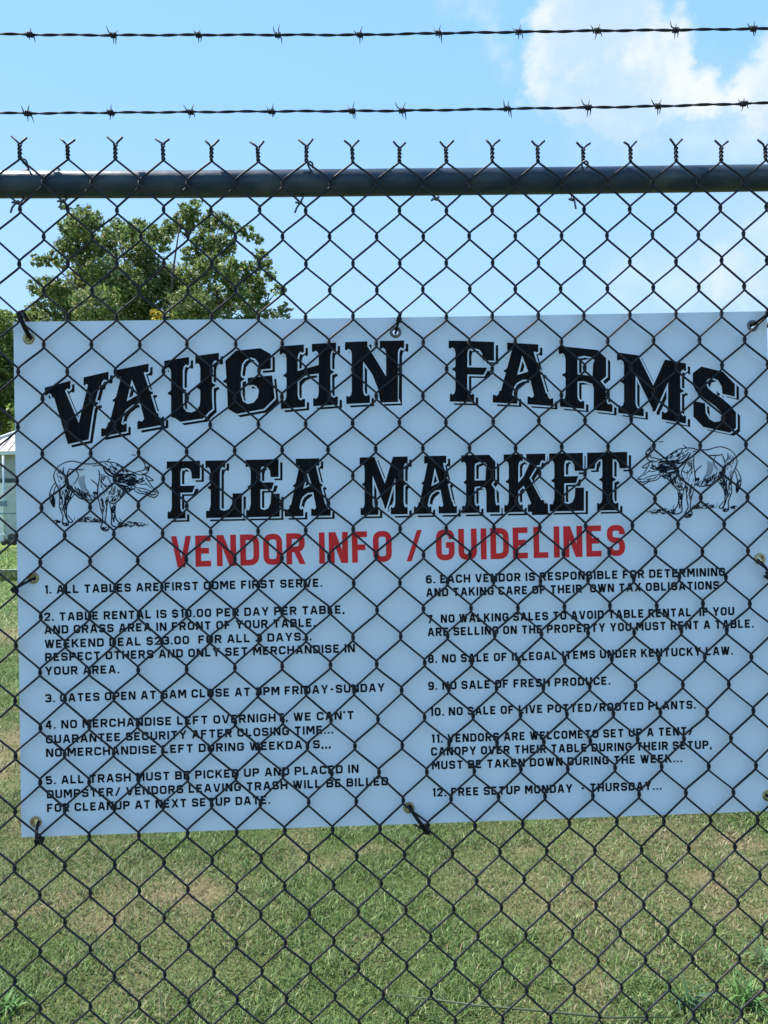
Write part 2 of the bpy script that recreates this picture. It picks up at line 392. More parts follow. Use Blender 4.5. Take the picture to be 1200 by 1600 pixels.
fence = empty('chain_link_fence', Vector((0, DY, 0)), 'dark galvanised chain-link fence with a pipe top rail and twisted wire tips', 'fence')
fence_m = MB()
WR = 0.00152; DD = 0.0019
C0, C1, ROWS = -28, 60, 44
def picket(ci):
    """one zigzag wire between hook columns ci and ci+1"""
    pts = []
    flip = (ci % 2)                                   # odd wires start at their right column
    L, Rr = ci, ci+1
    apex = None
    first = Rr if flip else L
    for ri in range(0, ROWS):
        col = first if ri % 2 == 0 else (L if first == Rr else Rr)
        x, z = knot(col, ri)
        s = 1 if col == Rr else -1                    # bend bulges outward: right bend +, left bend -
        if ri == 0:
            continue
        b = 0.0013*s
        # right bend: arrives in front (down-right), leaves behind; left bend: arrives behind, leaves in front
        yin, yout = (-DD, DD) if s > 0 else (DD, -DD)
        pts += [(x-s*.0050, DY+yin, z+.0092), (x-s*.0004, DY+yin*.95, z+.0050), (x+b, DY+yin*.40, z+.0018), (x+b, DY+yout*.40, z-.0018), (x-s*.0004, DY+yout*.95, z-.0050), (x-s*.0050, DY+yout, z-.0092)]
    return pts
tips = {}
for ci in range(C0, C1):
    pts = picket(ci)
    flip = ci % 2
    acol = ci+1 if flip else ci
    ax, az = knot(acol, 0)
    az -= 0.0075                                      # apex where the two wires join
    lean = 0.0006*math.sin(acol*1.7)
    ph = (0 if flip else math.pi)+0.6*math.sin(acol)
    s = -1 if flip else 1
    top = []
    tw = 0.0195+0.0015*math.sin(acol*2.3)
    N = 15
    for k in range(N):                                # two and a half turns of the twist
        t = k/(N-1); a = ph + t*2*math.pi*1.75
        top.append((ax+lean*t+.0019*math.cos(a), DY+.0019*math.sin(a), az+.002+t*tw))
    zt = az+tw+.002
    es = 1 if math.cos(a) > 0 else -1
    e = random.uniform(.0085, .0115); eh = random.uniform(.0075, .0105)
    top += [(ax+lean+es*.0035, DY+random.uniform(-.001, .001), zt+.0032), (ax+lean+es*e, DY+random.uniform(-.002, .002), zt+eh)]
    full = list(reversed(top)) + [(ax+s*.0042, DY, az-.0030)] + pts
    full = [(x, y, max(z, -0.03)) for x, y, z in full]
    fence_m.tube(full, WR, 6)
fo = fence_m.build('wire_mesh', M_wire, fence)

# top rail (pipe) behind the mesh
YR = DY+0.0245
rm = MB()
rl, rr_ = P(-900, 302.5, YR), P(2100, 268.0, YR)
rp = []
RK = [(-900, 300), (-300, 294), (0, 288.5), (300, 288.0), (600, 285.0), (900, 282), (1200, 278), (1600, 274), (2100, 270)]
for i in range(len(RK)): rp.append(P(RK[i][0], RK[i][1], YR))
rm.tube(rp, 0.0186, 28)
ro = rm.build('top_rail', M_rail, fence)
for sx in (0, -1):                                    # line posts, outside the picture
    pm = MB(); q = rp[sx]; pm.tube([(q.x, YR+.05, -.1), (q.x, YR+.05, 2.15)], .024, 20); pm.build('post', M_rail, fence)

def tie(px, top, bot, tail, yl=YR):
    """soft wire looped round the rail and hooked on the mesh"""
    t = MB(); r = 0.0014
    rad = .0212
    c = P(px, 287, YR)
    a = P(px+ (top[0] if top else 0), top[1] if top else 268, DY); b = P(*bot, DY)
    path = []
    if top:
        h = P(top[0], top[1], DY)
        path += [h+Vector((.004, .001, -.004)), h+Vector((.004, -.0035, .001)), h+Vector((0, -.004, .003)), h+Vector((-.003, .002, .002)), h+Vector((.001, .012, -.004))]
    else:
        path += [Vector((c.x, YR-.01, c.z+rad*.9))]
    for k in range(7):
        an = math.pi*(0.42-0.84*k/6)
        path.append(Vector((c.x+(b.x-c.x)*k/6*.6, YR+rad*math.cos(an), c.z+rad*math.sin(an))))
    path += [b+Vector((.002, .010, .004)), b+Vector((.004, .001, .003)), b+Vector((.003, -.004, 0)), b+Vector((-.001, -.0045, -.001)), b+Vector((-.004, -.001, 0)), b+Vector((-.003, .0035, .002)), b+Vector((.001, .003, .0)), b+Vector((.002, -.003, -.002))]
    e = P(*tail, DY)
    path += [b+(e-b)*.5+Vector((.0005, -.004, 0)), e+Vector((0, -.003, 0))]
    pp = []
    for i in range(len(path)-1):                      # Catmull-Rom
        p0, p1, p2, p3 = path[max(i-1, 0)], path[i], path[i+1], path[min(i+2, len(path)-1)]
        for k in range(4):
            u = k/4
            pp.append(.5*((2*p1)+(p2-p0)*u+(2*p0-5*p1+4*p2-p3)*u*u+(3*p1-p0-3*p2+p3)*u**3))
    pp.append(path[-1])
    t.tube(pp, r, 7)
    return t.build('tie_wire', M_tie, fence)
tie(30, (38, 254), (24, 317), (18, 334))
tie(93, None, (95, 315), (97, 329))
tie(474, (484, 258), (467, 317), (461, 334))
tie(690, None, (681, 311), (673, 315))
tie(905, (913, 257), (894, 312), (899, 328))

# ------------------------------------------------------------------ barbed wire
def strand(name, kp, barbs, label):
    YB = DY+0.03
    kp = [(-900, kp[0][1]+6)]+kp+[(2100, kp[-1][1]-10)]
    def at(px):
        for (xa, ya), (xb, yb) in zip(kp, kp[1:]):
            if xa <= px <= xb: return P(px, ya+(yb-ya)*(px-xa)/(xb-xa), YB)
    A = at(-880); root = empty(name, A, label, 'barbed wire', 'strands of barbed wire above the fence')
    mb = MB(); paths = [[], []]
    x = -880.0; ph = 0
    while x < 2080:
        c = at(x); wob = .0004*math.sin(x*.07)
        for k in (0, 1):
            a = ph+k*math.pi
            paths[k].append(c+Vector((0, .00098*math.cos(a), .00098*math.sin(a)+wob)))
        x += 3.0 if -60 < x < 1260 else 9.0; ph += 2*math.pi*(3.0 if -60 < x < 1260 else 9.0)/62
    for pth in paths: mb.tube(pth, .00118, 6)
    w = mb.build('twisted_wire', M_barb, root)
    for bx in barbs:
        c = at(bx); bm_ = MB()
        for k in (0, 1):
            o = (k-.5)*.0042; pth = []
            a0 = random.uniform(0, 6.28); d0 = random.uniform(.35, 1.0)*random.choice((-1, 1)); 
            for j in range(17):                       # two turns round the strand
                a = a0+j/16*4*math.pi
                pth.append(c+Vector((o+(j/16-.5)*.0046, .0034*math.cos(a), .0034*math.sin(a))))
            L = random.uniform(.010, .0135)
            s1 = 1 if k else -1
            up = Vector((s1*random.uniform(.15, .6), random.uniform(-.5, .5), 1)).normalized()*L
            dn = Vector((-s1*random.uniform(.0, .5)+(.25*s1), random.uniform(-.5, .5), -1)).normalized()*L
            pth = [c+Vector((o-.0023, 0, 0))+up, c+Vector((o-.0023, 0, 0))+up*.35]+pth+[c+Vector((o+.0023, 0, 0))+dn*.35, c+Vector((o+.0023, 0, 0))+dn]
            n = len(pth); bm_.tube(pth, [.0003]+[.00092]*(n-2)+[.0003], 6)
        bm_.build('barb', M_barb, root)
strand('barbed_wire', [(0, 53), (47, 54), (177, 55), (310, 54.5), (434, 54.5), (562, 54.5), (685, 52), (810, 50), (933, 48), (1055, 47), (1177, 45), (1200, 45)],
       (47, 177, 310, 434, 562, 685, 810, 933, 1055, 1177), 'topmost strand of twisted barbed wire stretched across the sky')
strand('barbed_wire', [(0, 176.5), (43, 177), (173, 176), (298, 175), (425, 174), (550, 173.5), (628, 173), (793, 170), (919, 168), (1028, 166), (1162, 162), (1200, 161)],
       (43, 173, 298, 425, 550, 628, 793, 919, 1028, 1162), 'lower strand of barbed wire, just above the twisted tips of the fence')

# ------------------------------------------------------------------ sign
YS = DY+0.010                                          # printed face
ST = 0.003
sign = empty('sign', P(620, 1285, YS), 'sky-tinted white flea market vendor rules sign with black and red lettering behind the mesh', 'sign')
GR = [(45, 529, 'brass'), (618, 519, 'steel'), (1176, 509, 'steel'), (52, 903, 'brass'), (1187, 873, 'brass'), (56, 1284, 'brass'), (639, 1262, 'brass'), (1200, 1243, 'brass')]
# panel outline with real holes: 2D curve filled, in a local frame x -> X, y -> Z
cu = bpy.data.curves.new('tmp', 'CURVE'); cu.dimensions = '2D'; cu.fill_mode = 'BOTH'; cu.extrude = ST/2
def spl(pts):
    s = cu.splines.new('POLY'); s.points.add(len(pts)-1)
    for p, q in zip(s.points, pts): p.co = (q[0], q[1], 0, 1)
    s.use_cyclic_u = True
edge = [(20.8, 503.0), (300, 499.6), (500, 497.6), (697, 494.8), (950, 490.6), (1198.3, 486.2), (1201, 620), (1206, 850), (1212, 1060), (1219, 1266.5), (640, 1287.5), (33.4, 1308.2), (30, 1060), (27, 880), (23.5, 690)]
q = [P(a, b, YS) for a, b in edge]; spl([(v.x, v.z) for v in q])
HOLE = 0.0046
for gx_, gy_, _ in GR:
    c = P(gx_, gy_, YS); spl([(c.x+HOLE*math.cos(a*math.pi/10), c.z+HOLE*math.sin(a*math.pi/10)) for a in range(20)])
tmp = bpy.data.objects.new('tmp', cu); C.objects.link(tmp)
bpy.context.view_layer.update()
me = bpy.data.meshes.new_from_object(tmp.evaluated_get(bpy.context.evaluated_depsgraph_get()))
bpy.data.objects.remove(tmp)
me.transform(Matrix(((1, 0, 0, 0), (0, 0, -1, YS+ST/2), (0, 1, 0, 0), (0, 0, 0, 1))))
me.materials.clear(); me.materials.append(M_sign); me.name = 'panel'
pan = bpy.data.objects.new('panel', me); C.objects.link(pan); pan.parent = sign; pan.matrix_parent_inverse = sign.matrix_world.inverted()

def ring(cx, cz, r0, r1, y0, bulge, n=28):
    """eyelet: rolled ring with an inner tube through the panel"""
    mb = MB(); prof = [(r0, ST+.0012), (r0*.97, -.0002), (r0*1.05, -bulge*.8), (r0*1.25, -bulge), ((r0+r1)/2+.0006, -bulge*.9), (r1*.96, -bulge*.45), (r1, 0.0001)]
    for j in range(n):
        a = 2*math.pi*j/n
        for r, d in prof: mb.v.append((cx+r*math.cos(a), y0+d, cz+r*math.sin(a)))
    k = len(prof)
    for j in range(n):
        for i in range(k-1):
            a, b = j*k+i, ((j+1) % n)*k+i
            mb.f.append((a, a+1, b+1, b)); mb.mi.append(0)
    mb.smooth = True
    return mb
for gx_, gy_, kd in GR:
    c = P(gx_, gy_, YS)
    o = ring(c.x, c.z, HOLE-.0003, .0085, YS, .0016).build('grommet', M_brass if kd == 'brass' else M_steel, sign)

# ---- printing: flat polygons in photo coordinates laid on the panel
def flat(mb, pts, lift):
    """one filled polygon (photo px of the panel plane) lifted off the panel by lift metres"""
    vs = [P(a, b, YS-lift) for a, b in pts]
    if len(vs) == 4 or len(vs) == 3:
        fs = [tuple(range(len(vs)))]
    else:
        fs = tessellate_polygon([[Vector((v.x, v.z, 0)) for v in vs]])
    out = []
    for f in fs:
        n = Vector((0, 0, 0))
        a, b, c = vs[f[0]], vs[f[1]], vs[f[2]]
        if (b-a).cross(c-a).y > 0: f = tuple(reversed(f))
        out.append(tuple(f))
    mb.add(vs, out)
def area(p): return sum(p[i-1][0]*p[i][1]-p[i][0]*p[i-1][1] for i in range(len(p)))/2
def grow(p, d):
    """mitred outward offset"""
    s = 1 if area(p) > 0 else -1; n = len(p); out = []
    for i in range(n):
        a, b, c = p[i-1], p[i], p[(i+1) % n]
        e1 = (b[0]-a[0], b[1]-a[1]); e2 = (c[0]-b[0], c[1]-b[1])
        l1 = math.hypot(*e1) or 1e-9; l2 = math.hypot(*e2) or 1e-9
        n1 = (e1[1]/l1*s, -e1[0]/l1*s); n2 = (e2[1]/l2*s, -e2[0]/l2*s)
        k = 1+n1[0]*n2[0]+n1[1]*n2[1]; k = max(k, 0.5)
        out.append((b[0]+(n1[0]+n2[0])*d/k, b[1]+(n1[1]+n2[1])*d/k))
    return out

# slab-serif "western" capitals: pieces in a cell 100 high
def top_serif(L, R, a, b): return [(L, 100), (R, 100), (R, 88), (R-2, 86.5), (b+5, 89), (b+1.5, 86), (b, 80), (a, 80), (a-1.5, 86), (a-5, 89), (L+2, 86.5), (L, 88)]
def foot(L, R, a, b): return [(x, 100-y) for x, y in top_serif(L, R, a, b)]
def spur(x, s, y=53): return [(x, y+5), (x+s*2.2, y+2.2), (x+s*5, y+1.8), (x+s*5, y-1.8), (x+s*2.2, y-2.2), (x, y-5)]
def rect(a, b, c, d): return [(a, c), (b, c), (b, d), (a, d)]
def stem(a, b): return rect(a, b, 12, 88)
DROP = lambda xr, w, dep, xs: [(xs-4, 100), (xr, 100), (xr, 100-dep), (xr-w, 100-dep), (xr-w-1, 80), (xr-w-5, 86), (xr-w-12, 88), (xs+4, 87), (xs-2, 82)]
GL = {
 'V': (102, [top_serif(0, 41, 12, 31), top_serif(62, 102, 71, 90), [(12, 90), (31, 90), (55, 28), (62, 0), (37, 0)], [(70, 90), (90, 90), (77, 45), (70, 0), (48, 0), (54, 28)], spur(80, 1, 54)]),
 'A': (101, [[(24, 100), (76, 100), (76, 88), (74, 86.5), (69, 88), (66, 80), (36, 80), (33, 88), (26, 86.5), (24, 88)], [(32, 88), (50, 84), (42, 52), (31, 10), (11, 10)], [(46, 88), (68, 88), (92, 10), (70, 10), (60, 52)],
             [(24, 36), (28, 43), (62, 55), (68, 42), (50, 40), (40, 34), (35, 27), (33, 18), (26, 18)], foot(0, 41, 11, 31), foot(58, 101, 70, 91), spur(23.5, -1, 53), spur(78, 1, 53)]),
 'U': (88, [top_serif(0, 40, 11, 30), top_serif(50, 88, 58, 77), rect(11, 30, 26, 88), rect(58, 77, 26, 88),
            [(11, 30), (11, 10), (18, 7), (26, 0), (63, 0), (71, 8), (78, 13), (77, 30), (58, 30), (57, 21), (52, 14.5), (44, 12), (36, 14.5), (31, 21), (30, 30)], spur(11, -1, 48), spur(77, 1, 50), spur(30, 1, 48), spur(58, -1, 50)]),
 'G': (80, [[(0, 86), (17, 100), (56, 100), (73, 89), (73, 66), (54, 66), (53, 77), (48, 84), (40, 87), (32, 84), (27, 78), (25, 64), (25, 30), (28, 19), (36, 13.5), (46, 15), (52, 22), (54, 33), (50, 40), (45, 43), (36, 43), (36, 55), (75, 55), (79, 18), (62, 3), (18, 0), (4, 10), (3, 40)], spur(2, -1, 54), spur(25, 1, 54)]),
 'H': (94, [top_serif(0, 39, 11, 29), top_serif(52, 91, 63, 82), stem(11, 29), stem(63, 82), foot(2, 41, 11, 29), foot(54, 94, 63, 82), [(28, 40), (36, 48), (46, 51), (64, 52), (64, 66), (28, 58)], spur(11, -1), spur(82, 1)]),
 'N': (95, [top_serif(0, 36, 11, 29), top_serif(56, 95, 66, 85), rect(11, 29, 12, 90), [(66, 88), (85, 88), (85, 0), (66, 30)], [(11, 100), (31, 100), (52, 66), (66, 42), (76, 22), (86, 0), (57, 0), (53, 22), (44, 46), (29, 68), (11, 80)], foot(2, 40, 11, 29)]),
 'F': (73, [top_serif(0, 40, 11, 30), DROP(73, 18, 31, 26), stem(11, 30), foot(2, 41, 11, 30), [(28, 57), (62, 57), (56, 45), (28, 45)], spur(11, -1)]),
 'R': (86, [top_serif(0, 40, 11, 30), stem(11, 30), foot(2, 41, 11, 30), [(26, 100), (62, 100), (76, 88), (58, 82), (52, 87), (40, 88), (32, 85)], [(58, 84), (70, 92), (76, 88), (76, 58), (66, 48), (54, 54), (55, 76)], [(28, 44), (28, 56), (56, 56), (67, 49), (58, 42), (40, 46)], [(52, 48), (66, 50), (75, 40), (76, 10), (56, 10), (56, 36)], [(56, 14), (56, 0), (86, 0), (86, 12), (83, 13.5), (79, 12), (77, 15), (76, 22)], spur(11, -1)]),
 'M': (108, [top_serif(0, 34, 11, 29), top_serif(76, 108, 80, 99), stem(11, 29), stem(80, 99), foot(2, 42, 11, 29), foot(70, 108, 80, 99), [(12, 100), (33, 100), (57, 53), (62, 36), (58, 10), (53, 20), (28, 70)], [(75, 100), (97, 100), (81, 66), (60, 12), (56, 10), (52, 40), (56, 52)], spur(11, -1), spur(99, 1)]),
 'S': (73, [[(1, 86), (15, 100), (50, 99), (69, 83), (69, 62), (49, 62), (48, 74), (42, 83), (33, 85), (25, 81), (22, 73), (26, 66), (35, 60), (49, 54), (61, 46), (71, 36), (71, 10), (61, 0), (18, 0), (2, 14), (2, 40), (21, 40), (22, 24), (28, 15), (36, 12), (45, 15), (49, 24), (46, 32), (37, 39), (21, 47), (7, 56), (1, 66)], spur(40, 1, 60)]),
 'L': (63, [top_serif(0, 34, 9, 25), rect(9, 25, 10, 88), [(1, 0), (63, 0), (63, 42), (47, 42), (46, 24), (41, 15), (33, 12), (26, 14), (23, 22), (9, 22), (6, 12), (3, 13), (1, 12)], spur(9, -1)]),
 'E': (60, [top_serif(0, 34, 9, 26), DROP(58, 14, 31, 22), rect(9, 26, 10, 90), [(1, 0), (60, 0), (60, 40), (45, 40), (44, 24), (40, 15), (33, 12), (27, 14), (24, 22), (9, 22), (6, 12), (3, 13), (1, 12)], [(24, 60), (50, 60), (46, 48), (24, 48)], spur(9, -1)]),
 'K': (78, [top_serif(0, 34, 9, 26), top_serif(40, 74, 48, 64), stem(9, 26), foot(1, 34, 9, 26), [(48, 88), (64, 88), (42, 52), (24, 34), (24, 48), (36, 62)], [(32, 54), (46, 58), (71, 12), (50, 12)], foot(43, 78, 50, 71), spur(9, -1)]),
 'T': (69, [[(0, 100), (69, 100), (69, 72), (56, 72), (55, 80), (50, 87), (44, 88), (25, 88), (19, 87), (14, 80), (13, 72), (0, 72)], stem(26, 44), foot(17, 54, 26, 44), spur(26, -1), spur(44, 1)]),
}
GL['Am'] = GL['A']
def western(mb_ink, mb_bg, ch, xl, xr, base, top, hs):
    """ch between photo x = xl..xr; base(x), top(x) give the photo y of foot and head"""
    w, pcs = GL[ch]; sx = (xr-xl)/w
    def mp(u, v):
        x = xl+u*sx; return (x, base(x)+(top(x)-base(x))*v/100)
    for k, pc in enumerate(pcs):
        pp = [mp(u, v) for u, v in pc]; e = k*1.6e-5
        flat(mb_ink, [(a+hs, b+hs*.82) for a, b in pp], .00010+e)
        flat(mb_bg, grow(pp, hs*.39), .00040+e)
        flat(mb_ink, pp, .00070+e)
def curve(pts):
    xs_ = np.array([p[0] for p in pts]); ys_ = np.array([p[1] for p in pts]); co_ = np.polyfit((xs_-600)/600, ys_, 4)
    return lambda x: float(np.polyval(co_, (x-600)/600))
top1 = curve([(70,605.5),(169,581),(181,578.4),(232,568.4),(256,563),(342,551.4),(369,548),(407,544.5),(437,540),(525,535.7),(539,534.8),(631,532),(701,532),(772,533.5),(789,535),(840,538),(873,541),(935,547),(964,551),(1069,567),(1095,572),(1150,585)])
bot1 = curve([(75,702),(105,694.4),(137,687),(158,681),(256,665),(300,657.5),(369,646.5),(439,637.8),(529,631),(623,628),(703,628),(742,628.3),(770,630),(864,634),(876,635.5),(957,643.5),(967,645.5),(1006,650),(1034,655),(1072,661.5),(1099,667.5),(1144,677)])
b2 = lambda x: 810.6+(797.0-810.6)*(x-262)/(967-262)
t2 = lambda x: 721.0+(706.0-721.0)*(x-262)/(980-262)
WORDS = [
 (bot1, top1, 6.4, (('V',70,169.5),('A',158,256.5),('U',256.6,342),('G',352,430),('H',437,528),('N',539,631.5))),
 (bot1, top1, 6.4, (('F',701,772),('A',770,864.5),('R',873,957),('M',964,1072),('S',1081.5,1152))),
 (b2, t2, 6.2, (('F',260.5,312.5),('L',321,378),('E',383.7,437),('A',445,516.7))),
 (b2, t2, 6.2, (('M',562,637),('A',646.7,714),('R',720.6,781),('K',787,855.6),('E',858,912.6),('T',917.5,980))),
]
for bf, tf, hs, chars in WORDS:
    ink, halo = MB(), MB()
    for ch, xa, xb in chars: western(ink, halo, ch, xa, xb, bf, tf, hs)
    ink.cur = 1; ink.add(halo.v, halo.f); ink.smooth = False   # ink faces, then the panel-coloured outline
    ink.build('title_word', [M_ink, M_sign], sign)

# monoline sans capitals: strokes on a 10-high cell; third value = corner radius
r3 = 2.9
SG = {
 'A': (7.0, [('d',0,-1,3.0,11), ('d',7.0,-1,4.0,11), [(1.4,2.6),(5.6,2.6)]]),
 'B': (6.2, [[(0,-1),(0,11)], [(0,10),(5.9,10,2.2),(5.9,5.3,2.0),(0,5.3)], [(.3,5.3),(6.2,5.3,2.2),(6.2,0,2.3),(0,0)]]),
 'C': (6.2, [[(6.2,7),(6.2,10,r3),(0,10,r3),(0,0,r3),(6.2,0,r3),(6.2,3)]]),
 'D': (6.2, [[(0,-1),(0,11)], [(0,10),(6.2,10,r3),(6.2,0,r3),(0,0)]]),
 'E': (5.4, [[(5.9,10),(0,10),(0,0),(5.9,0)], [(0,5.1),(5.0,5.1)]]),
 'F': (5.4, [[(5.9,10),(0,10),(0,-.9)], [(0,4.9),(5.0,4.9)]]),
 'G': (6.2, [[(6.2,7.2),(6.2,10,r3),(0,10,r3),(0,0,r3),(6.2,0,r3),(6.2,4.9),(3.4,4.9)]]),
 'H': (6.4, [[(0,-1),(0,11)], [(6.4,-1),(6.4,11)], [(0,5),(6.4,5)]]),
 'I': (0.01, [[(0,-1),(0,11)]]),
 'J': (5, [[(5,11),(5,0,r3),(0,0,r3),(0,3)]]),
 'K': (6.4, [[(0,-1),(0,11)], ('d',6.2,11,0.5,3.4), ('d',2.6,6.4,6.6,-1)]),
 'L': (5.2, [[(0,11),(0,0),(5.7,0)]]),
 'M': (8.0, [[(0,-1),(0,11)], [(8.0,-1),(8.0,11)], ('d',0.9,11,4.2,2.0), ('d',7.1,11,3.8,2.0)]),
 'N': (6.4, [[(0,-1),(0,11)], [(6.4,-1),(6.4,11)], ('d',0.5,11,5.9,-1)]),
 'O': (6.2, [[(0,0,r3),(6.2,0,r3),(6.2,10,r3),(0,10,r3),'c']]),
 'P': (6.0, [[(0,-1),(0,11)], [(0,10),(6.0,10,2.6),(6.0,4.4,2.6),(0,4.4)]]),
 'R': (6.2, [[(0,-1),(0,11)], [(0,10),(6.0,10,2.6),(6.0,4.7,2.6),(0,4.7)], ('d',3.2,4.7,6.2,-1)]),
 'S': (6.0, [[(6.0,7.4),(6.0,10,r3),(0,10,r3),(0,5.2,2.4),(6.0,5.0,2.4),(6.0,0,r3),(0,0,r3),(0,2.6)]]),
 'T': (6.2, [[(-.6,10),(6.8,10)], [(3.1,10),(3.1,-1)]]),
 'U': (6.2, [[(0,11),(0,0,r3),(6.2,0,r3),(6.2,11)]]),
 'V': (6.8, [('d',0,11,2.9,-1), ('d',6.8,11,3.9,-1)]),
 'W': (9.6, [('d',0,11,2.2,-1), ('d',4.5,11,2.9,-1), ('d',5.1,11,6.7,-1), ('d',9.6,11,7.4,-1)]),
 'X': (6.6, [('d',0,-1,6.6,11), ('d',0,11,6.6,-1)]),
 'Y': (6.8, [('d',0,11,3.0,4.4), ('d',6.8,11,3.8,4.4), [(3.4,5.6),(3.4,-1)]]),
 '0': (5.8, [[(0,0,r3),(5.8,0,r3),(5.8,10,r3),(0,10,r3),'c']]),
 '1': (2.4, [[(0,9.4),(2.4,10.2),(2.4,-1)]]),
 '2': (5.6, [[(0,7.2),(0,10,r3),(5.6,10,r3),(5.6,6.2,2.0),(0,0),(6.1,0)]]),
 '3': (5.6, [[(0,8),(0,10,2.6),(5.6,10,2.6),(5.6,5.2,2.0),(2,5.2)], [(3,5.2),(5.8,5.2,2.0),(5.8,0,2.6),(0,0,2.6),(0,2.2)]]),
 '4': (6.2, [[(4.6,-1),(4.6,11)], ('d',4.0,11,0.2,2.6), [(-.4,2.6),(6.9,2.6)]]),
 '5': (5.6, [[(5.6,10),(0,10),(0,5.8),(5.6,6.0,2.8),(5.6,0,2.8),(0,0,2.8),(0,2.2)]]),
 '6': (5.6, [[(5.2,8.4),(5.2,10,2.4),(0,10,2.6),(0,4)], [(0,0,2.6),(5.6,0,2.6),(5.6,5.8,2.6),(0,5.8,2.0),'c']]),
 '7': (5.6, [[(-.6,10),(6.4,10)], ('d',5.5,10,2.0,-1)]),
 '8': (5.8, [[(0,0,2.6),(5.8,0,2.6),(5.8,5.3,2.2),(0,5.3,2.2),'c'], [(.3,5.3,2.2),(5.5,5.3,2.2),(5.5,10,2.4),(.3,10,2.4),'c']]),
 '9': (5.6, [[(.4,1.6),(.4,0,2.4),(5.6,0,2.6),(5.6,6)], [(5.6,10,2.6),(0,10,2.6),(0,4.2,2.6),(5.6,4.2,2.0),'c']]),
 '.': (0.2, [[(.1,-1.2),(.1,1.2)]]),
 ',': (0.2, [[(.1,1.2),(-.3,-2.6)]]),
 "'": (0.2, [[(.2,11),(-.1,8.0)]]),
 '/': (5, [('d',0,-1,5,11)]),
 '-': (3.4, [[(0,4.6),(3.4,4.6)]]),
 '$': (5.8, [[(5.8,7.4),(5.8,9.6,2.6),(0,9.6,2.6),(0,5.2,2.2),(5.8,5.0,2.2),(5.8,.4,2.6),(0,.4,2.6),(0,2.6)], [(2.9,9.6),(2.9,12)], [(2.9,.4),(2.9,-2)]]),
}
def fillet(pts, kx):
    closed = pts[-1] == 'c'
    if closed: pts = pts[:-1]
    n = len(pts); out = []
    q = [(p[0]*kx, p[1], p[2] if len(p) > 2 else 0) for p in pts]
    for i in range(n):
        x, y, r = q[i]
        if r == 0 or (not closed and i in (0, n-1)): out.append((x, y)); continue
        a, b = q[i-1], q[(i+1) % n]
        v1 = Vector((a[0]-x, a[1]-y)); v2 = Vector((b[0]-x, b[1]-y))
        r = min(r, v1.length*.49 if a[2] else v1.length*.95, v2.length*.49 if b[2] else v2.length*.95)
        p1 = Vector((x, y))+v1.normalized()*r; p2 = Vector((x, y))+v2.normalized()*r; c = Vector((x, y))
        for k in range(6):
            t = k/5; z = p1*(1-t)**2+c*(2*t*(1-t))*1.0+p2*t*t
            # pull quadratic towards a circular arc
            out.append((z.x*.94+c.x*.06 if 0 < k < 5 else z.x, z.y*.94+c.y*.06 if 0 < k < 5 else z.y))
    return out, closed
def ribbon(pts, w, closed):
    n = len(pts); Ls = []; Rs = []
    for i in range(n):
        p = Vector(pts[i])
        a = Vector(pts[i-1]) if (i or closed) else None
        b = Vector(pts[(i+1) % n]) if (i < n-1 or closed) else None
        d1 = (p-a).normalized() if a is not None else (b-p).normalized()
        d2 = (b-p).normalized() if b is not None else d1
        n1 = Vector((-d1.y, d1.x)); n2 = Vector((-d2.y, d2.x)); mv = n1+n2
        k = 1+n1.dot(n2)
        mv = mv/max(k, .42)
        Ls.append(p+mv*w/2); Rs.append(p-mv*w/2)
    m_ = n if closed else n-1
    return [[Ls[i], Ls[(i+1) % n], Rs[(i+1) % n], Rs[i]] for i in range(m_)]
KX = []
def sans(mb, text, x0, y0, x1, y1, cap, sw, gap, space, lean, kfix=None, pad=1.0):
    """text set along a base line between two photo points"""
    unit = cap/(10+sw); L = math.hypot(x1-x0, y1-y0)/unit
    chs = [c for c in text if c != ' ']; ns = text.count(' ')
    sumw = sum(SG[c][0] for c in chs); n = len(chs)
    kx = (L-n*sw)/(sumw*.92+(n-1)*gap+ns*space)
    gap, space, kx, kk = gap*kx, space*kx, kx*.92, kx
    KX.append((round(kx, 2), text[:12]))
    g = gap
    ux, uy = (x1-x0)/L, (y1-y0)/L
    u = sw/2
    for c in text:
        if c == ' ': u += space; continue
        w_, strokes = SG[c]
        yy = lambda b: -sw/2 if -1.1 < b <= -.9 else (10+sw/2 if 10.9 < b < 11.1 else b)
        for k_, s in enumerate(strokes):
            if s[0] == 'd':                                # diagonal bar cut level at both ends
                xa, ya, xb, yb = s[1]*kx, yy(s[2]), s[3]*kx, yy(s[4])
                h = sw*.94/2*math.hypot(xb-xa, yb-ya)/abs(yb-ya)
                quads = [[Vector((xa-h, ya)), Vector((xa+h, ya)), Vector((xb+h, yb)), Vector((xb-h, yb))]]
            else:
                pts, cl = fillet(s, kx)
                quads = ribbon([(a, yy(b)) for a, b in pts], sw, cl)
            for quad in quads:
                pp = []
                for v in quad:
                    a = u+v.x; b = (v.y+sw/2)*unit
                    pp.append((x0+a*ux-lean*b, y0+a*uy-b))
                flat(mb, pp, .0003+k_*2.5e-5)
        u += w_*kx+sw+g
red = MB()
for t, a, b in (('VENDOR', 267.7, 477.4), ('INFO', 499, 612.5), ('/', 635.4, 660), ('GUIDELINES', 681.7, 977)):
    f_ = lambda x: 886.6+(868.4-886.6)*(x-268)/(977-268)
    sans(red, t, a, f_(a), b, f_(b), 48.6, 2.25 if t != '/' else 1.9, 1.75, 3, .018)
ro_ = red.build('subtitle_lettering', M_red, sign); ro_['label'] = 'bold red condensed capitals under the title'
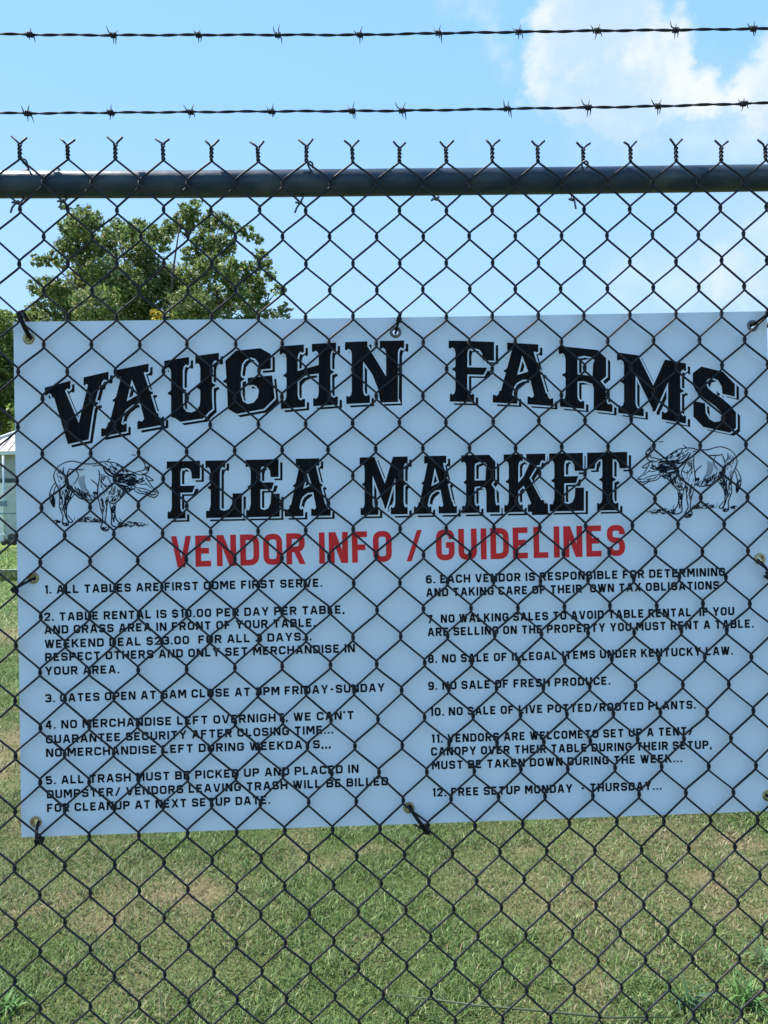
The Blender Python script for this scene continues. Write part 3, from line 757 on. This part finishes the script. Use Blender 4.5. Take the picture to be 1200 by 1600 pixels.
rules = [
 ("1. ALL TABLES ARE FIRST COME FIRST SERVE.", 69,928, 504,917),
 ("2. TABLE RENTAL IS $10.00 PER DAY PER TABLE,", 68.9,970.5, 538.7,958.7),
 ("AND GRASS AREA IN FRONT OF YOUR TABLE.", 69.3,990.8, 493.3,979.2),
 ("WEEKEND DEAL $23.00  FOR ALL 3 DAYS...", 69.8,1013, 487.2,1000.8),
 ("RESPECT OTHERS AND ONLY SET MERCHANDISE IN", 70.5,1033.5, 554.7,1019.2),
 ("YOUR AREA.", 70.5,1055, 186.7,1052.2),
 ("3. GATES OPEN AT 6AM CLOSE AT 3PM FRIDAY-SUNDAY", 70.5,1097.8, 601.3,1080.5),
 ("4. NO MERCHANDISE LEFT OVERNIGHT, WE CAN'T", 70.5,1139.3, 553.3,1123.8),
 ("GUARANTEE SECURITY AFTER CLOSING TIME...", 71.7,1162, 520.8,1146.3),
 ("NO MERCHANDISE LEFT DURING WEEKDAYS,,,", 72,1183, 517,1168.8),
 ("5. ALL TRASH MUST BE PICKED UP AND PLACED IN", 71.7,1226, 560.5,1207.5),
 ("DUMPSTER/ VENDORS LEAVING TRASH WILL BE BILLED", 73.3,1247.8, 606.8,1227),
 ("FOR CLEANUP AT NEXT SETUP DATE.", 73.5,1269.3, 422.5,1256.2),
 ("6. EACH VENDOR IS RESPONSIBLE FOR DETERMINING", 665.6,912, 1133.3,900),
 ("AND TAKING CARE OF THEIR  OWN TAX OBLIGATIONS", 665.9,932.5, 1124,920.8),
 ("7. NO WALKING SALES TO AVOID TABLE RENTAL. IF YOU", 667.5,974, 1147.5,961.3),
 ("ARE SELLING ON THE PROPERTY YOU MUST RENT A TABLE.", 668.2,994.3, 1178,980.8),
 ("8. NO SALE OF ILLEGAL ITEMS UNDER KENTUCKY LAW.", 668.7,1036.3, 1145.5,1023),
 ("9. NO SALE OF FRESH PRODUCE.", 669,1078.5, 954,1070),
 ("10. NO SALE OF LIVE POTTED/ROOTED PLANTS.", 671.5,1119, 1087.5,1107.5),
 ("11. VENDORS ARE WELCOMETO SET UP A TENT/", 673.5,1161, 1084,1148.5),
 ("CANOPY OVER THEIR TABLE DURING THEIR SETUP,", 673.5,1181, 1112.5,1170),
 ("MUST BE TAKEN DOWN DURING THE WEEK...", 675,1202.5, 1066,1191),
 ("12. FREE SETUP MONDAY  - THURSDAY...", 675,1245, 1034,1234),
]
txt = MB()
for t, a, b, c, d in rules:
    sans(txt, t, a, b, c, d, 13.2, 2.9, 1.75, 4.3, .02)
to = txt.build('rules_lettering', M_text, sign); to['label'] = 'two columns of small dark numbered vendor rules'

# ---- engraved water buffalo, drawn once and mirrored
def line(pts, w0, w1, wm=None):
    """tapered pen stroke through smoothed points, as quads"""
    P_ = [Vector(p) for p in pts]; sm = []
    if len(P_) == 2: P_ = [P_[0], (P_[0]+P_[1])/2, P_[1]]
    for i in range(len(P_)-1):
        p0, p1, p2, p3 = P_[max(i-1, 0)], P_[i], P_[i+1], P_[min(i+2, len(P_)-1)]
        st = 4 if len(P_) > 3 else 2
        for k in range(st):
            u = k/st
            sm.append(.5*((2*p1)+(p2-p0)*u+(2*p0-5*p1+4*p2-p3)*u*u+(3*p1-p0-3*p2+p3)*u**3))
    sm.append(P_[-1]); n = len(sm); wm = wm or max(w0, w1)
    qs = []; Ls = []; Rs = []
    for i, p in enumerate(sm):
        t = i/(n-1); w_ = w0*(1-t)**2+wm*2*t*(1-t)+w1*t*t
        d = (sm[min(i+1, n-1)]-sm[max(i-1, 0)]); d = d.normalized() if d.length else Vector((1, 0)); nn = Vector((-d.y, d.x))*w_/2
        Ls.append(p+nn); Rs.append(p-nn)
    return [[tuple(Ls[i]), tuple(Ls[i+1]), tuple(Rs[i+1]), tuple(Rs[i])] for i in range(n-1)]
def inside(p, pg):
    r = False; j = len(pg)-1
    for i in range(len(pg)):
        if (pg[i][1] > p[1]) != (pg[j][1] > p[1]) and p[0] < (pg[j][0]-pg[i][0])*(p[1]-pg[i][1])/(pg[j][1]-pg[i][1])+pg[i][0]: r = not r
        j = i
    return r
def hatch(pg, n, ln, ang, w, rnd, curl=.25):
    xs_ = [p[0] for p in pg]; ys_ = [p[1] for p in pg]; out = []; tries = 0
    while n and tries < 4000:
        tries += 1
        c = (rnd.uniform(min(xs_), max(xs_)), rnd.uniform(min(ys_), max(ys_)))
        if not inside(c, pg): continue
        n -= 1
        a = R_(ang)+rnd.gauss(0, .22); l = ln*rnd.uniform(.5, 1.1)/2; k = rnd.uniform(-curl, curl)*l
        dx, dy = math.cos(a), math.sin(a)
        out += line([(c[0]-dx*l, c[1]-dy*l), (c[0]-dy*k, c[1]+dx*k), (c[0]+dx*l, c[1]+dy*l)], 5, 5, w*1.7)
    return out
rnd = random.Random(11); BUF = []
for pts, w in [
 ([(150,290),(180,240),(240,200),(310,183),(380,195),(430,208),(520,208),(590,190),(650,190),(720,200),(780,230),(850,275),(900,290)], 7),
 ([(150,290),(143,330),(160,385),(180,425),(195,480)], 8), ([(158,385),(125,430),(105,490),(110,545),(130,592),(148,612),(151,545),(140,510),(150,450),(168,410)], 9),
 ([(195,480),(200,540),(195,600),(215,660),(230,700),(226,745),(228,772),(252,787),(280,780),(276,742),(265,700),(262,640),(275,580),(310,530),(340,492)], 9),
 ([(250,480),(245,560),(240,620),(250,680),(270,730),(300,757),(322,746),(300,720),(275,690)], 9),
 ([(265,400),(300,450),(340,490),(390,530),(450,545),(520,545),(560,520)], 11),
 ([(560,520),(575,590),(590,650),(602,700),(600,760),(584,800),(600,827),(640,837),(660,812),(640,770),(625,740),(635,680),(640,620),(648,560),(655,510)], 9),
 ([(665,570),(680,640),(687,700),(685,770),(702,792),(742,803),(774,792),(750,752),(727,720),(718,660),(727,580)], 10),
 ([(650,520),(660,560),(700,582),(740,562),(790,510),(830,470),(880,450),(910,430)], 10),
 ([(870,123),(912,128)], 5), ([(950,140),(1005,185),(1038,225),(1030,275),(1000,302),(965,298)], 8), ([(940,145),(985,190),(1002,235),(985,268),(935,280),(892,292)], 7),
 ([(900,292),(950,312),(1000,312),(1048,340),(1076,362),(1040,366),(1005,345)], 8), ([(1000,312),(1030,370),(1072,430),(1110,458),(1122,490),(1092,522),(1050,515),(1000,492),(940,482),(900,452),(910,425)], 8),
 ([(905,432),(960,436),(1020,452),(1060,470),(1100,470)], 6), ([(1040,490),(1070,500),(1105,490)], 10), ([(1085,470),(1110,475)], 12),
 ([(640,185),(655,175),(672,158)], 6), ([(640,182),(660,190)], 5), ([(600,230),(630,285),(680,322),(735,335)], 16), ([(620,225),(660,275),(700,300),(735,318)], 8),
 ([(565,260),(572,330),(560,420),(556,500)], 6), ([(490,355),(530,385),(556,420),(548,500)], 9), ([(590,345),(600,390),(640,420),(690,395)], 6), ([(640,320),(670,370),(690,430),(660,500)], 6),
 ([(235,240),(235,290),(262,330)], 6), ([(290,255),(330,262),(380,262),(425,262)], 8), ([(295,250),(275,290),(262,340),(268,400)], 8), ([(350,270),(375,310),(360,360),(330,400)], 6),
 ([(510,232),(545,222),(580,224)], 4), ([(960,350),(985,368),(950,378)], 12), ([(1000,385),(1040,420),(1060,440)], 4), ([(920,385),(960,400),(1010,400)], 5),
]: BUF += line(pts, 7, 7, w*1.7)
for k in range(7): BUF += line([(385+k*9, 330-k*3), (378+k*9, 370), (392+k*10, 420+k*4), (410+k*12, 455+k*3)], 2, 2, 4)
BUF += hatch([(720,300),(850,270),(905,295),(925,375),(880,455),(800,480),(730,400)], 75, 60, 15, 9, rnd)
BUF += hatch([(740,310),(900,300),(915,370),(860,420),(760,380)], 34, 66, 8, 13, rnd)
BUF += hatch([(600,195),(700,200),(790,240),(830,275),(720,310),(640,260)], 34, 46, 40, 5, rnd)
BUF += hatch([(340,420),(420,470),(550,470),(550,535),(450,535),(370,500)], 60, 38, 60, 6, rnd)
BUF += hatch([(265,360),(330,440),(400,520),(340,480),(250,440)], 26, 40, 55, 8, rnd)
BUF += hatch([(650,470),(720,430),(810,470),(740,560),(680,570),(650,530)], 40, 40, 110, 6, rnd)
BUF += hatch([(248,450),(290,440),(330,480),(280,560),(255,640),(245,560)], 46, 40, 95, 8, rnd)
BUF += hatch([(200,470),(235,480),(230,640),(212,640)], 20, 44, 92, 4, rnd)
BUF += hatch([(575,540),(640,540),(630,720),(610,700)], 22, 46, 88, 5, rnd)
BUF += hatch([(675,580),(722,580),(715,740),(692,740)], 26, 46, 90, 6, rnd)
BUF += hatch([(112,500),(148,500),(148,605),(118,560)], 16, 44, 80, 9, rnd)
BUF += hatch([(955,330),(1000,330),(990,385),(930,385)], 16, 24, 20, 7, rnd)
BUF += hatch([(1000,185),(1030,220),(1030,270),(990,290),(1000,240)], 16, 22, 150, 6, rnd)
BUF += hatch([(160,310),(230,260),(250,380),(200,470)], 16, 50, 70, 4, rnd)
BUF += hatch([(570,280),(640,340),(640,480),(575,500)], 18, 44, 70, 4, rnd)
BUF += hatch([(920,445),(1040,480),(1080,510),(960,470)], 14, 26, 20, 5, rnd)
BUF += hatch([(235,760),(275,760),(270,785),(240,783)], 10, 24, 10, 8, rnd) + hatch([(600,800),(655,800),(645,832),(605,825)], 12, 24, 20, 8, rnd)
BUF += hatch([(370,725),(480,700),(600,735),(600,755),(370,750)], 55, 26, 25, 6, rnd, .6) + hatch([(150,740),(205,745),(200,768),(150,760)], 9, 34, 8, 9, rnd)
BUF += hatch([(740,760),(860,750),(1035,770),(1000,790),(760,800)], 60, 30, -15, 6, rnd, .6)
BUF += line([(335,705),(350,745),(420,752),(520,755),(590,760)], 3, 3, 6)+line([(755,715),(775,740),(765,765)], 3, 3, 8)+line([(760,800),(850,785),(960,790),(1030,785)], 2, 2, 5)
def buffalo(fn, label):
    mb = MB()
    for i, qd in enumerate(BUF): flat(mb, [fn(a/6+60, b/6+690) for a, b in qd], .0003+(i % 30)*8e-6)
    o = mb.build('buffalo_drawing', M_line, sign); o['label'] = label
buffalo(lambda x, y: (x, y), 'ink drawing of a buffalo facing right')
buffalo(lambda x, y: (996.5+(246.7-x)*.9533, 699+(y-720.5)*1.005-.02*((246.7-x)*.9533-80)), 'ink drawing of a buffalo facing left')

# ------------------------------------------------------------------ cable ties holding the sign
def cable_tie(g, k, label, headpos=.8, tail=None, wdt=.0042):
    a = P(g[0], g[1], DY); b = P(k[0], k[1], DY); d = (b-a); L = d.length; d.normalize(); n = d.cross(Vector((0, 1, 0)))
    o_ = empty('cable_tie', b, label, 'cable tie', 'black cable ties holding the sign')
    ctl = [(.0030, .0225), (.0026, .012), (.0058, .0045), (L*.55, -.0042), (L-.001, -.0062), (L+.0048, -.002), (L+.0046, .006), (L*.6, .0225), (L*.25, .0245)]
    pp = []; k_ = len(ctl)
    for i in range(k_):
        p0, p1, p2, p3 = [Vector(ctl[(i+j) % k_]) for j in (-1, 0, 1, 2)]
        for q_ in range(5):
            u = q_/5
            pp.append(.5*((2*p1)+(p2-p0)*u+(2*p0-5*p1+4*p2-p3)*u*u+(3*p1-p0-3*p2+p3)*u**3))
    N = len(pp); mb = MB(); cen = sum(pp, Vector((0, 0)))/N
    for i in range(N):
        t = (pp[(i+1) % N]-pp[i-1]).normalized(); nn = Vector((-t.y, t.x))
        if nn.dot(pp[i]-cen) < 0: nn = -nn
        for (sw_, th) in ((-1, 0), (1, 0), (1, 1), (-1, 1)):
            w2 = pp[i]+nn*(.0012*th)
            mb.v.append(tuple(a+d*w2.x+Vector((0, w2.y, 0))+n*(sw_*wdt/2)))
    for i in range(N):
        A_, B_ = i*4, ((i+1) % N)*4
        for j in range(4): mb.f.append((A_+j, A_+(j+1) % 4, B_+(j+1) % 4, B_+j)); mb.mi.append(0)
    bnd = mb.build('strap', M_nylon, o_)
    hb = MB(); hc = a+d*(L*headpos)+Vector((0, -.0065, 0)) if headpos < 1 else a+d*(L+.004)+Vector((0, -.006, 0))
    bmx = []
    for sx in (-1, 1):
        for sy in (-1, 1):
            for sz in (-1, 1):
                tz = .8 if sz > 0 else 1.0
                bmx.append(hc+d*(sx*.0036*tz)+Vector((0, sy*.0027, 0))+n*(sz*.0036))
    hb.add(bmx, [(0,1,3,2),(4,6,7,5),(0,4,5,1),(2,3,7,6),(0,2,6,4),(1,5,7,3)])
    hb.build('head', M_nylon, o_)
    if tail:
        e = P(tail[0], tail[1], DY-.01); tb = MB(); m_ = (hc+e)/2+Vector((0, -.004, .002))
        tb.tube([hc, m_, e], [.0017, .0016, .0010], 6); tb.build('tail', M_nylon, o_)
cable_tie((45, 529), (34, 492), 'thick black cable tie at the upper left corner grommet of the sign', .95, None, .006)
cable_tie((618, 519), (625, 494), 'short cable tie at the bright middle grommet of the top edge', .7, None, .0034)
cable_tie((1176, 509), (1201, 488), 'cable tie at the upper right corner grommet, sky showing in the hole', .9, (1199, 512), .0034)
cable_tie((52, 903), (25, 921), 'slack cable tie from the left edge grommet to the mesh', .98, None, .0034)
cable_tie((1187, 873), (1199, 898), 'cable tie pulled down from the right edge grommet', .9, (1215, 905), .004)
cable_tie((56, 1284), (62, 1312), 'cable tie at the lower left corner grommet of the sign', .98, None, .0042)
cable_tie((639, 1262), (667, 1297), 'cable tie with a stubby tail at the middle grommet of the bottom edge', .95, (646, 1288), .0052)
cable_tie((1200, 1243), (1221, 1265), 'cable tie at the lower right grommet, cut by the picture edge', .9, None, .004)

# ------------------------------------------------------------------ trees
def crown_mesh(name, clumps, Y0, leaf, dens, cols, parent, seed, depth=3.0, light=0.10):
    r = np.random.default_rng(seed); Vs, Cs, tot = [], [], 0
    for (px, py, rad, *ex) in clumps:
        dy = ex[0] if ex else r.normal(0, depth)
        Yc = Y0+dy; c = np.array(P(px, py, Yc)); R1 = rad/F*Yc
        n = int(dens*(R1/leaf)**2)
        u = r.normal(size=(n, 3)); u /= np.linalg.norm(u, axis=1)[:, None]
        rr = R1*(0.45+0.6*r.random((n, 1))**.6)
        # leaves gather on twigs: snap towards a few sub-centres
        ns = max(6, n//22); sub = r.normal(size=(ns, 3)); sub /= np.linalg.norm(sub, axis=1)[:, None]; sub *= R1*(0.35+0.72*r.random((ns, 1)))
        pos = sub[r.integers(ns, size=n)]+u*R1*0.27*r.random((n, 1))
        loose = r.random(n) < .25; pos[loose] = (u*rr)[loose]
        pos = pos*np.array([1, 1, .92])+c
        a = r.normal(size=(n, 3)); a /= np.linalg.norm(a, axis=1)[:, None]
        b = r.normal(size=(n, 3)); b -= (b*a).sum(1)[:, None]*a; b /= np.linalg.norm(b, axis=1)[:, None]
        nr = np.cross(a, b); s = leaf*(0.6+0.8*r.random((n, 1)))
        q = np.stack([pos-a*s, pos-b*s*.55+nr*s*.15, pos+a*s, pos+b*s*.55+nr*s*.15], 1).reshape(-1, 3)
        ci = r.choice(len(cols), size=n, p=[k[3] for k in cols]); base = np.array([k[:3] for k in cols])[ci]
        base = base*(0.7+0.6*r.random((n, 1)))*(0.9+0.2*r.random())
        if len(ex) > 1: base = base*np.array(ex[1])
        Vs.append(q); Cs.append(np.repeat(base, 4, 0)); tot += n
    V = np.concatenate(Vs); k = np.arange(tot)[:, None]*4
    return np_mesh(name, V, k+np.array([[0, 1, 2, 3]]), M_leaf, np.concatenate(Cs), parent)
def limb(mb, a, b, r0, r1, sag=0.0):
    a, b = Vector(a), Vector(b); m1 = a+(b-a)*.35+Vector((0, 0, sag)); m2 = a+(b-a)*.7+Vector((random.uniform(-.2, .2), random.uniform(-.2, .2), sag))
    mb.tube([a, m1, m2, b], [r0, r0*.75, r0*.45, r1], 8)
YT = 48.0
base = G(255, 833); base = P(255, 800+H/YT*F, YT); base.z = 0
tree = empty('broadleaf_tree', base, 'large broad-crowned green tree rising behind the sign', 'tree')
MAIN = [(128,348,26),(148,345,16),(108,358,16),(100,322,7),(104,388,20),(130,385,28),(160,385,24),(60,408,11),(78,406,13),(95,412,9),(62,450,18),(85,455,24),(110,462,26),(58,488,18),(140,432,32),(170,432,34),
 (182,362,20),(202,362,16),(216,350,11),(235,362,16),(215,395,28),(250,374,19),(265,358,16),(298,333,16),(285,322,8),(308,318,9),(290,350,20),(325,348,18),(345,345,15),(362,355,14),(385,362,13),(402,374,10),(320,380,22),(350,385,20),(300,400,16),
 (240,432,38),(200,452,38),(290,446,38),(330,420,26),(360,420,20),(390,425,18),(415,412,12),(422,430,12),(400,446,18),(436,452,11),(370,455,18),(340,472,28),(300,482,38),(250,482,42),(200,490,40),(150,482,38),(100,492,32),(443,488,13),(420,492,12),(392,492,14),(60,505,22),(385,468,22),(408,468,16),(362,438,20),(335,395,18),(405,398,12),
 (245,492,10,-6.5,(3.2,1.9,.5)),
 (120,540,50),(200,545,60),(290,550,60),(370,540,50),(160,600,50),(260,610,60),(350,595,45),(95,590,35)]
COLS = [(.15, .22, .06, .34), (.11, .165, .045, .26), (.22, .27, .09, .22), (.28, .26, .12, .12), (.05, .075, .028, .06)]
crown_mesh('crown', MAIN, YT, .115, 17, COLS, tree, 5)
tm = MB()
jb = Vector((base.x, YT, 5.2))
tm.tube([base+Vector((0, 0, -.3)), base+Vector((0, 0, .3)), base+Vector((.05, 0, 2.5)), jb, jb+Vector((.3, .2, 3.5))], [.75, .55, .45, .42, .3], 12)
for (px, py, rad, *ex) in MAIN[::4]:
    e = P(px, py, YT+random.uniform(-2, 2)); s = jb+Vector((0, 0, random.uniform(-.3, 3.0)))
    limb(tm, s, e, .15, .02, random.uniform(.2, 1.0))
tm.build('trunk', M_bark, tree)

YT2 = 62.0
b2_ = P(-30, 800+H/YT2*F, YT2); b2_.z = 0
tree2 = empty('dense_tree', b2_, 'dense green tree at the left edge, behind the shed roof', 'tree')
SEC = [(-8,510,30),(14,500,16),(20,530,26),(-30,520,40),(5,560,34),(30,570,34),(-40,580,50),(0,610,36),(25,620,34),(-10,650,36),(25,660,34),(-50,650,50),(60,600,40),(60,660,40),(-70,540,50),(-90,620,50),(60,545,25),(95,640,40),(2,492,10),(30,505,10)]
crown_mesh('crown', SEC, YT2, .15, 16, [(.17, .24, .06, .45), (.12, .18, .05, .33), (.24, .28, .09, .22)], tree2, 9, 2.0)
tm = MB(); tm.tube([b2_+Vector((0, 0, -.3)), b2_+Vector((0, 0, .4)), b2_+Vector((0, 0, 3)), b2_+Vector((.2, 0, 9))], [.6, .45, .38, .2], 10)
for (px, py, rad) in SEC[::2]: limb(tm, b2_+Vector((0, 0, random.uniform(3, 7))), P(px, py, YT2), .16, .03, .4)
tm.build('trunk', M_bark, tree2)

# far wood closing the field
FAR = []
for i in range(64):
    X_ = -700+i*48+random.uniform(-15, 15); FAR.append((X_, 700+random.uniform(-12, 30), random.uniform(40, 62), random.uniform(-8, 8)))
    FAR.append((X_+20, 770, 50, random.uniform(-8, 8)))
fo_ = crown_mesh('far_wood', FAR, 120.0, .55, 4.2, [(.06, .095, .03, .5), (.045, .07, .025, .5)], None, 21)
tag(fo_, 'distant wood along the far side of the field', None, None, 'stuff')

# ------------------------------------------------------------------ shed at the left edge
YB_ = 42.0
xl_ = P(-38, 760, YB_).x; xr_ = xl_+13.5; zE = P(10, 707, YB_).z; zB = P(10, 751, YB_).z
shed = empty('shed', Vector((xl_+6, YB_, 0)), 'pale shed with a white patchy hip roof at the left edge of the field', 'shed')
mb = MB(); mb.box(xl_, xr_, YB_, YB_+8, zB+.11, zE); mb.build('upper_wall', M_wallg, shed)
mb = MB(); mb.box(xl_, xr_, YB_+.002, YB_+7.99, -.2, zB-.11); mb.build('wall', M_wallc, shed)
mb = MB(); mb.box(xl_-.06, xr_+.06, YB_-.06, YB_+8.05, zB-.11, zB+.11); mb.build('band', M_dkgreen, shed)
mb = MB(); ov = .45; hr = 2.75; X0, X1, Y0, Y1 = xl_-ov, xr_+ov, YB_-ov, YB_+8+ov; rY = (Y0+Y1)/2; rx = (Y1-Y0)/2
rz = zE+hr
mb.add([(X0,Y0,zE+.03),(X1,Y0,zE+.03),(X1,Y1,zE+.03),(X0,Y1,zE+.03),(X0+rx,rY,rz),(X1-rx,rY,rz)], [(0,1,5,4),(1,2,5),(2,3,4,5),(3,0,4),(3,2,1,0)])
for i in range(1, 30):                                 # standing seams on the front slope
    t = X0+i*(X1-X0)/30; k = min((t-X0)/rx, (X1-t)/rx, 1.0)
    s0 = Vector((t, Y0, zE+.05)); s1 = Vector((t, Y0+(rY-Y0)*k, zE+.05+hr*k)); mb.tube([s0, s1], .022, 4)
mb.smooth = False
roof = mb.build('roof', M_roofm, shed)
mb = MB(); hp = Vector((X0, Y0, zE+.06)); mb.tube([hp, Vector((X0+rx, rY, rz+.05))], .09, 8); mb.build('hip_cap', M_trim, roof)
mb = MB(); mb.box(X0, X1, Y0-.03, Y0, zE-.16, zE+.03); mb.build('fascia', M_trim, shed)
dx0 = P(10, 800, YB_).x; dx1 = dx0+1.0; dz = P(12, 756, YB_).z
mb = MB(); mb.box(dx0, dx1, YB_-.03, YB_, 0.0, dz-.1); mb.build('door', M_door, shed)
mb = MB(); mb.box(dx0-.1, dx0, YB_-.05, YB_, 0, dz); mb.box(dx1, dx1+.1, YB_-.05, YB_, 0, dz); mb.box(dx0, dx1, YB_-.05, YB_, dz-.1, dz); mb.build('door_frame', M_trim, shed)
px_ = P(6.5, 800, YB_-.6).x
mp_ = empty('meter_post', Vector((px_, YB_-.6, 0)), 'thin pale pipe post with a small grey meter box in front of the shed', 'post')
mb = MB(); mb.tube([(px_, YB_-.6, -.2), (px_, YB_-.6, P(6, 712, YB_-.6).z)], .055, 10); mb.build('pipe', M_pipe, mp_)
zc = P(8, 787, YB_-.6).z; mb = MB(); mb.box(px_-.14, px_+.2, YB_-.80, YB_-.66, zc-.14, zc+.14); mb.build('meter_box', M_meter, mp_)
zr = P(10, 802.5, YB_-1.2).z; hr_ = empty('handrail', Vector((px_, YB_-1.2, 0)), 'thin dark handrail running along the shed wall', 'handrail')
mb = MB(); mb.tube([(xl_-.5, YB_-1.2, zr), (xl_+6, YB_-1.2, zr)], .035, 8); mb.build('rail', M_meter, hr_)
mb = MB(); mb.tube([(xl_+5.9, YB_-1.2, -.1), (xl_+5.9, YB_-1.2, zr)], .03, 8); mb.build('post', M_meter, hr_)
mb = MB(); mb.tube([(xl_-.4, YB_-1.2, -.1), (xl_-.4, YB_-1.2, zr)], .03, 8); mb.build('post', M_meter, hr_)
# push mower parked by the wall
Ym = 38.0; xm = P(17, 800, Ym).x
mw = empty('lawn_mower', Vector((xm, Ym, 0)), 'small dark push mower parked on the grass by the shed', 'lawn mower')
mb = MB(); mb.box(xm-.26, xm+.30, Ym-.22, Ym+.22, .14, .30); mb.box(xm-.12, xm+.16, Ym-.13, Ym+.13, .301, .50); mb.tube([(xm+.02, Ym, .5), (xm+.02, Ym, .56)], .11, 10); mb.smooth = False; mb.build('deck', M_mower, mw)
for sx in (-.24, .26):
    for sy in (-.27, .25):
        mb = MB(); mb.tube([(xm+sx, Ym+sy-.03, .13), (xm+sx, Ym+sy+.03, .13)], .13, 14); mb.build('wheel', M_rubber, mw)
mb = MB(); mb.tube([(xm-.26, Ym-.18, .28), (xm-.5, Ym-.18, .62), (xm-.5, Ym+.18, .62), (xm-.26, Ym+.18, .28)], .014, 6); mb.build('handle', M_pipe, mw)
# pale kerb across the field
kl = G(-600, 878); kr = G(900, 876)
mb = MB(); mb.box(-22, 16, 18.12, 18.22, -.05, .11)
kb = mb.build('kerb', M_kerb); tag(kb, 'long low pale concrete kerb across the lawn', None, None, 'structure')
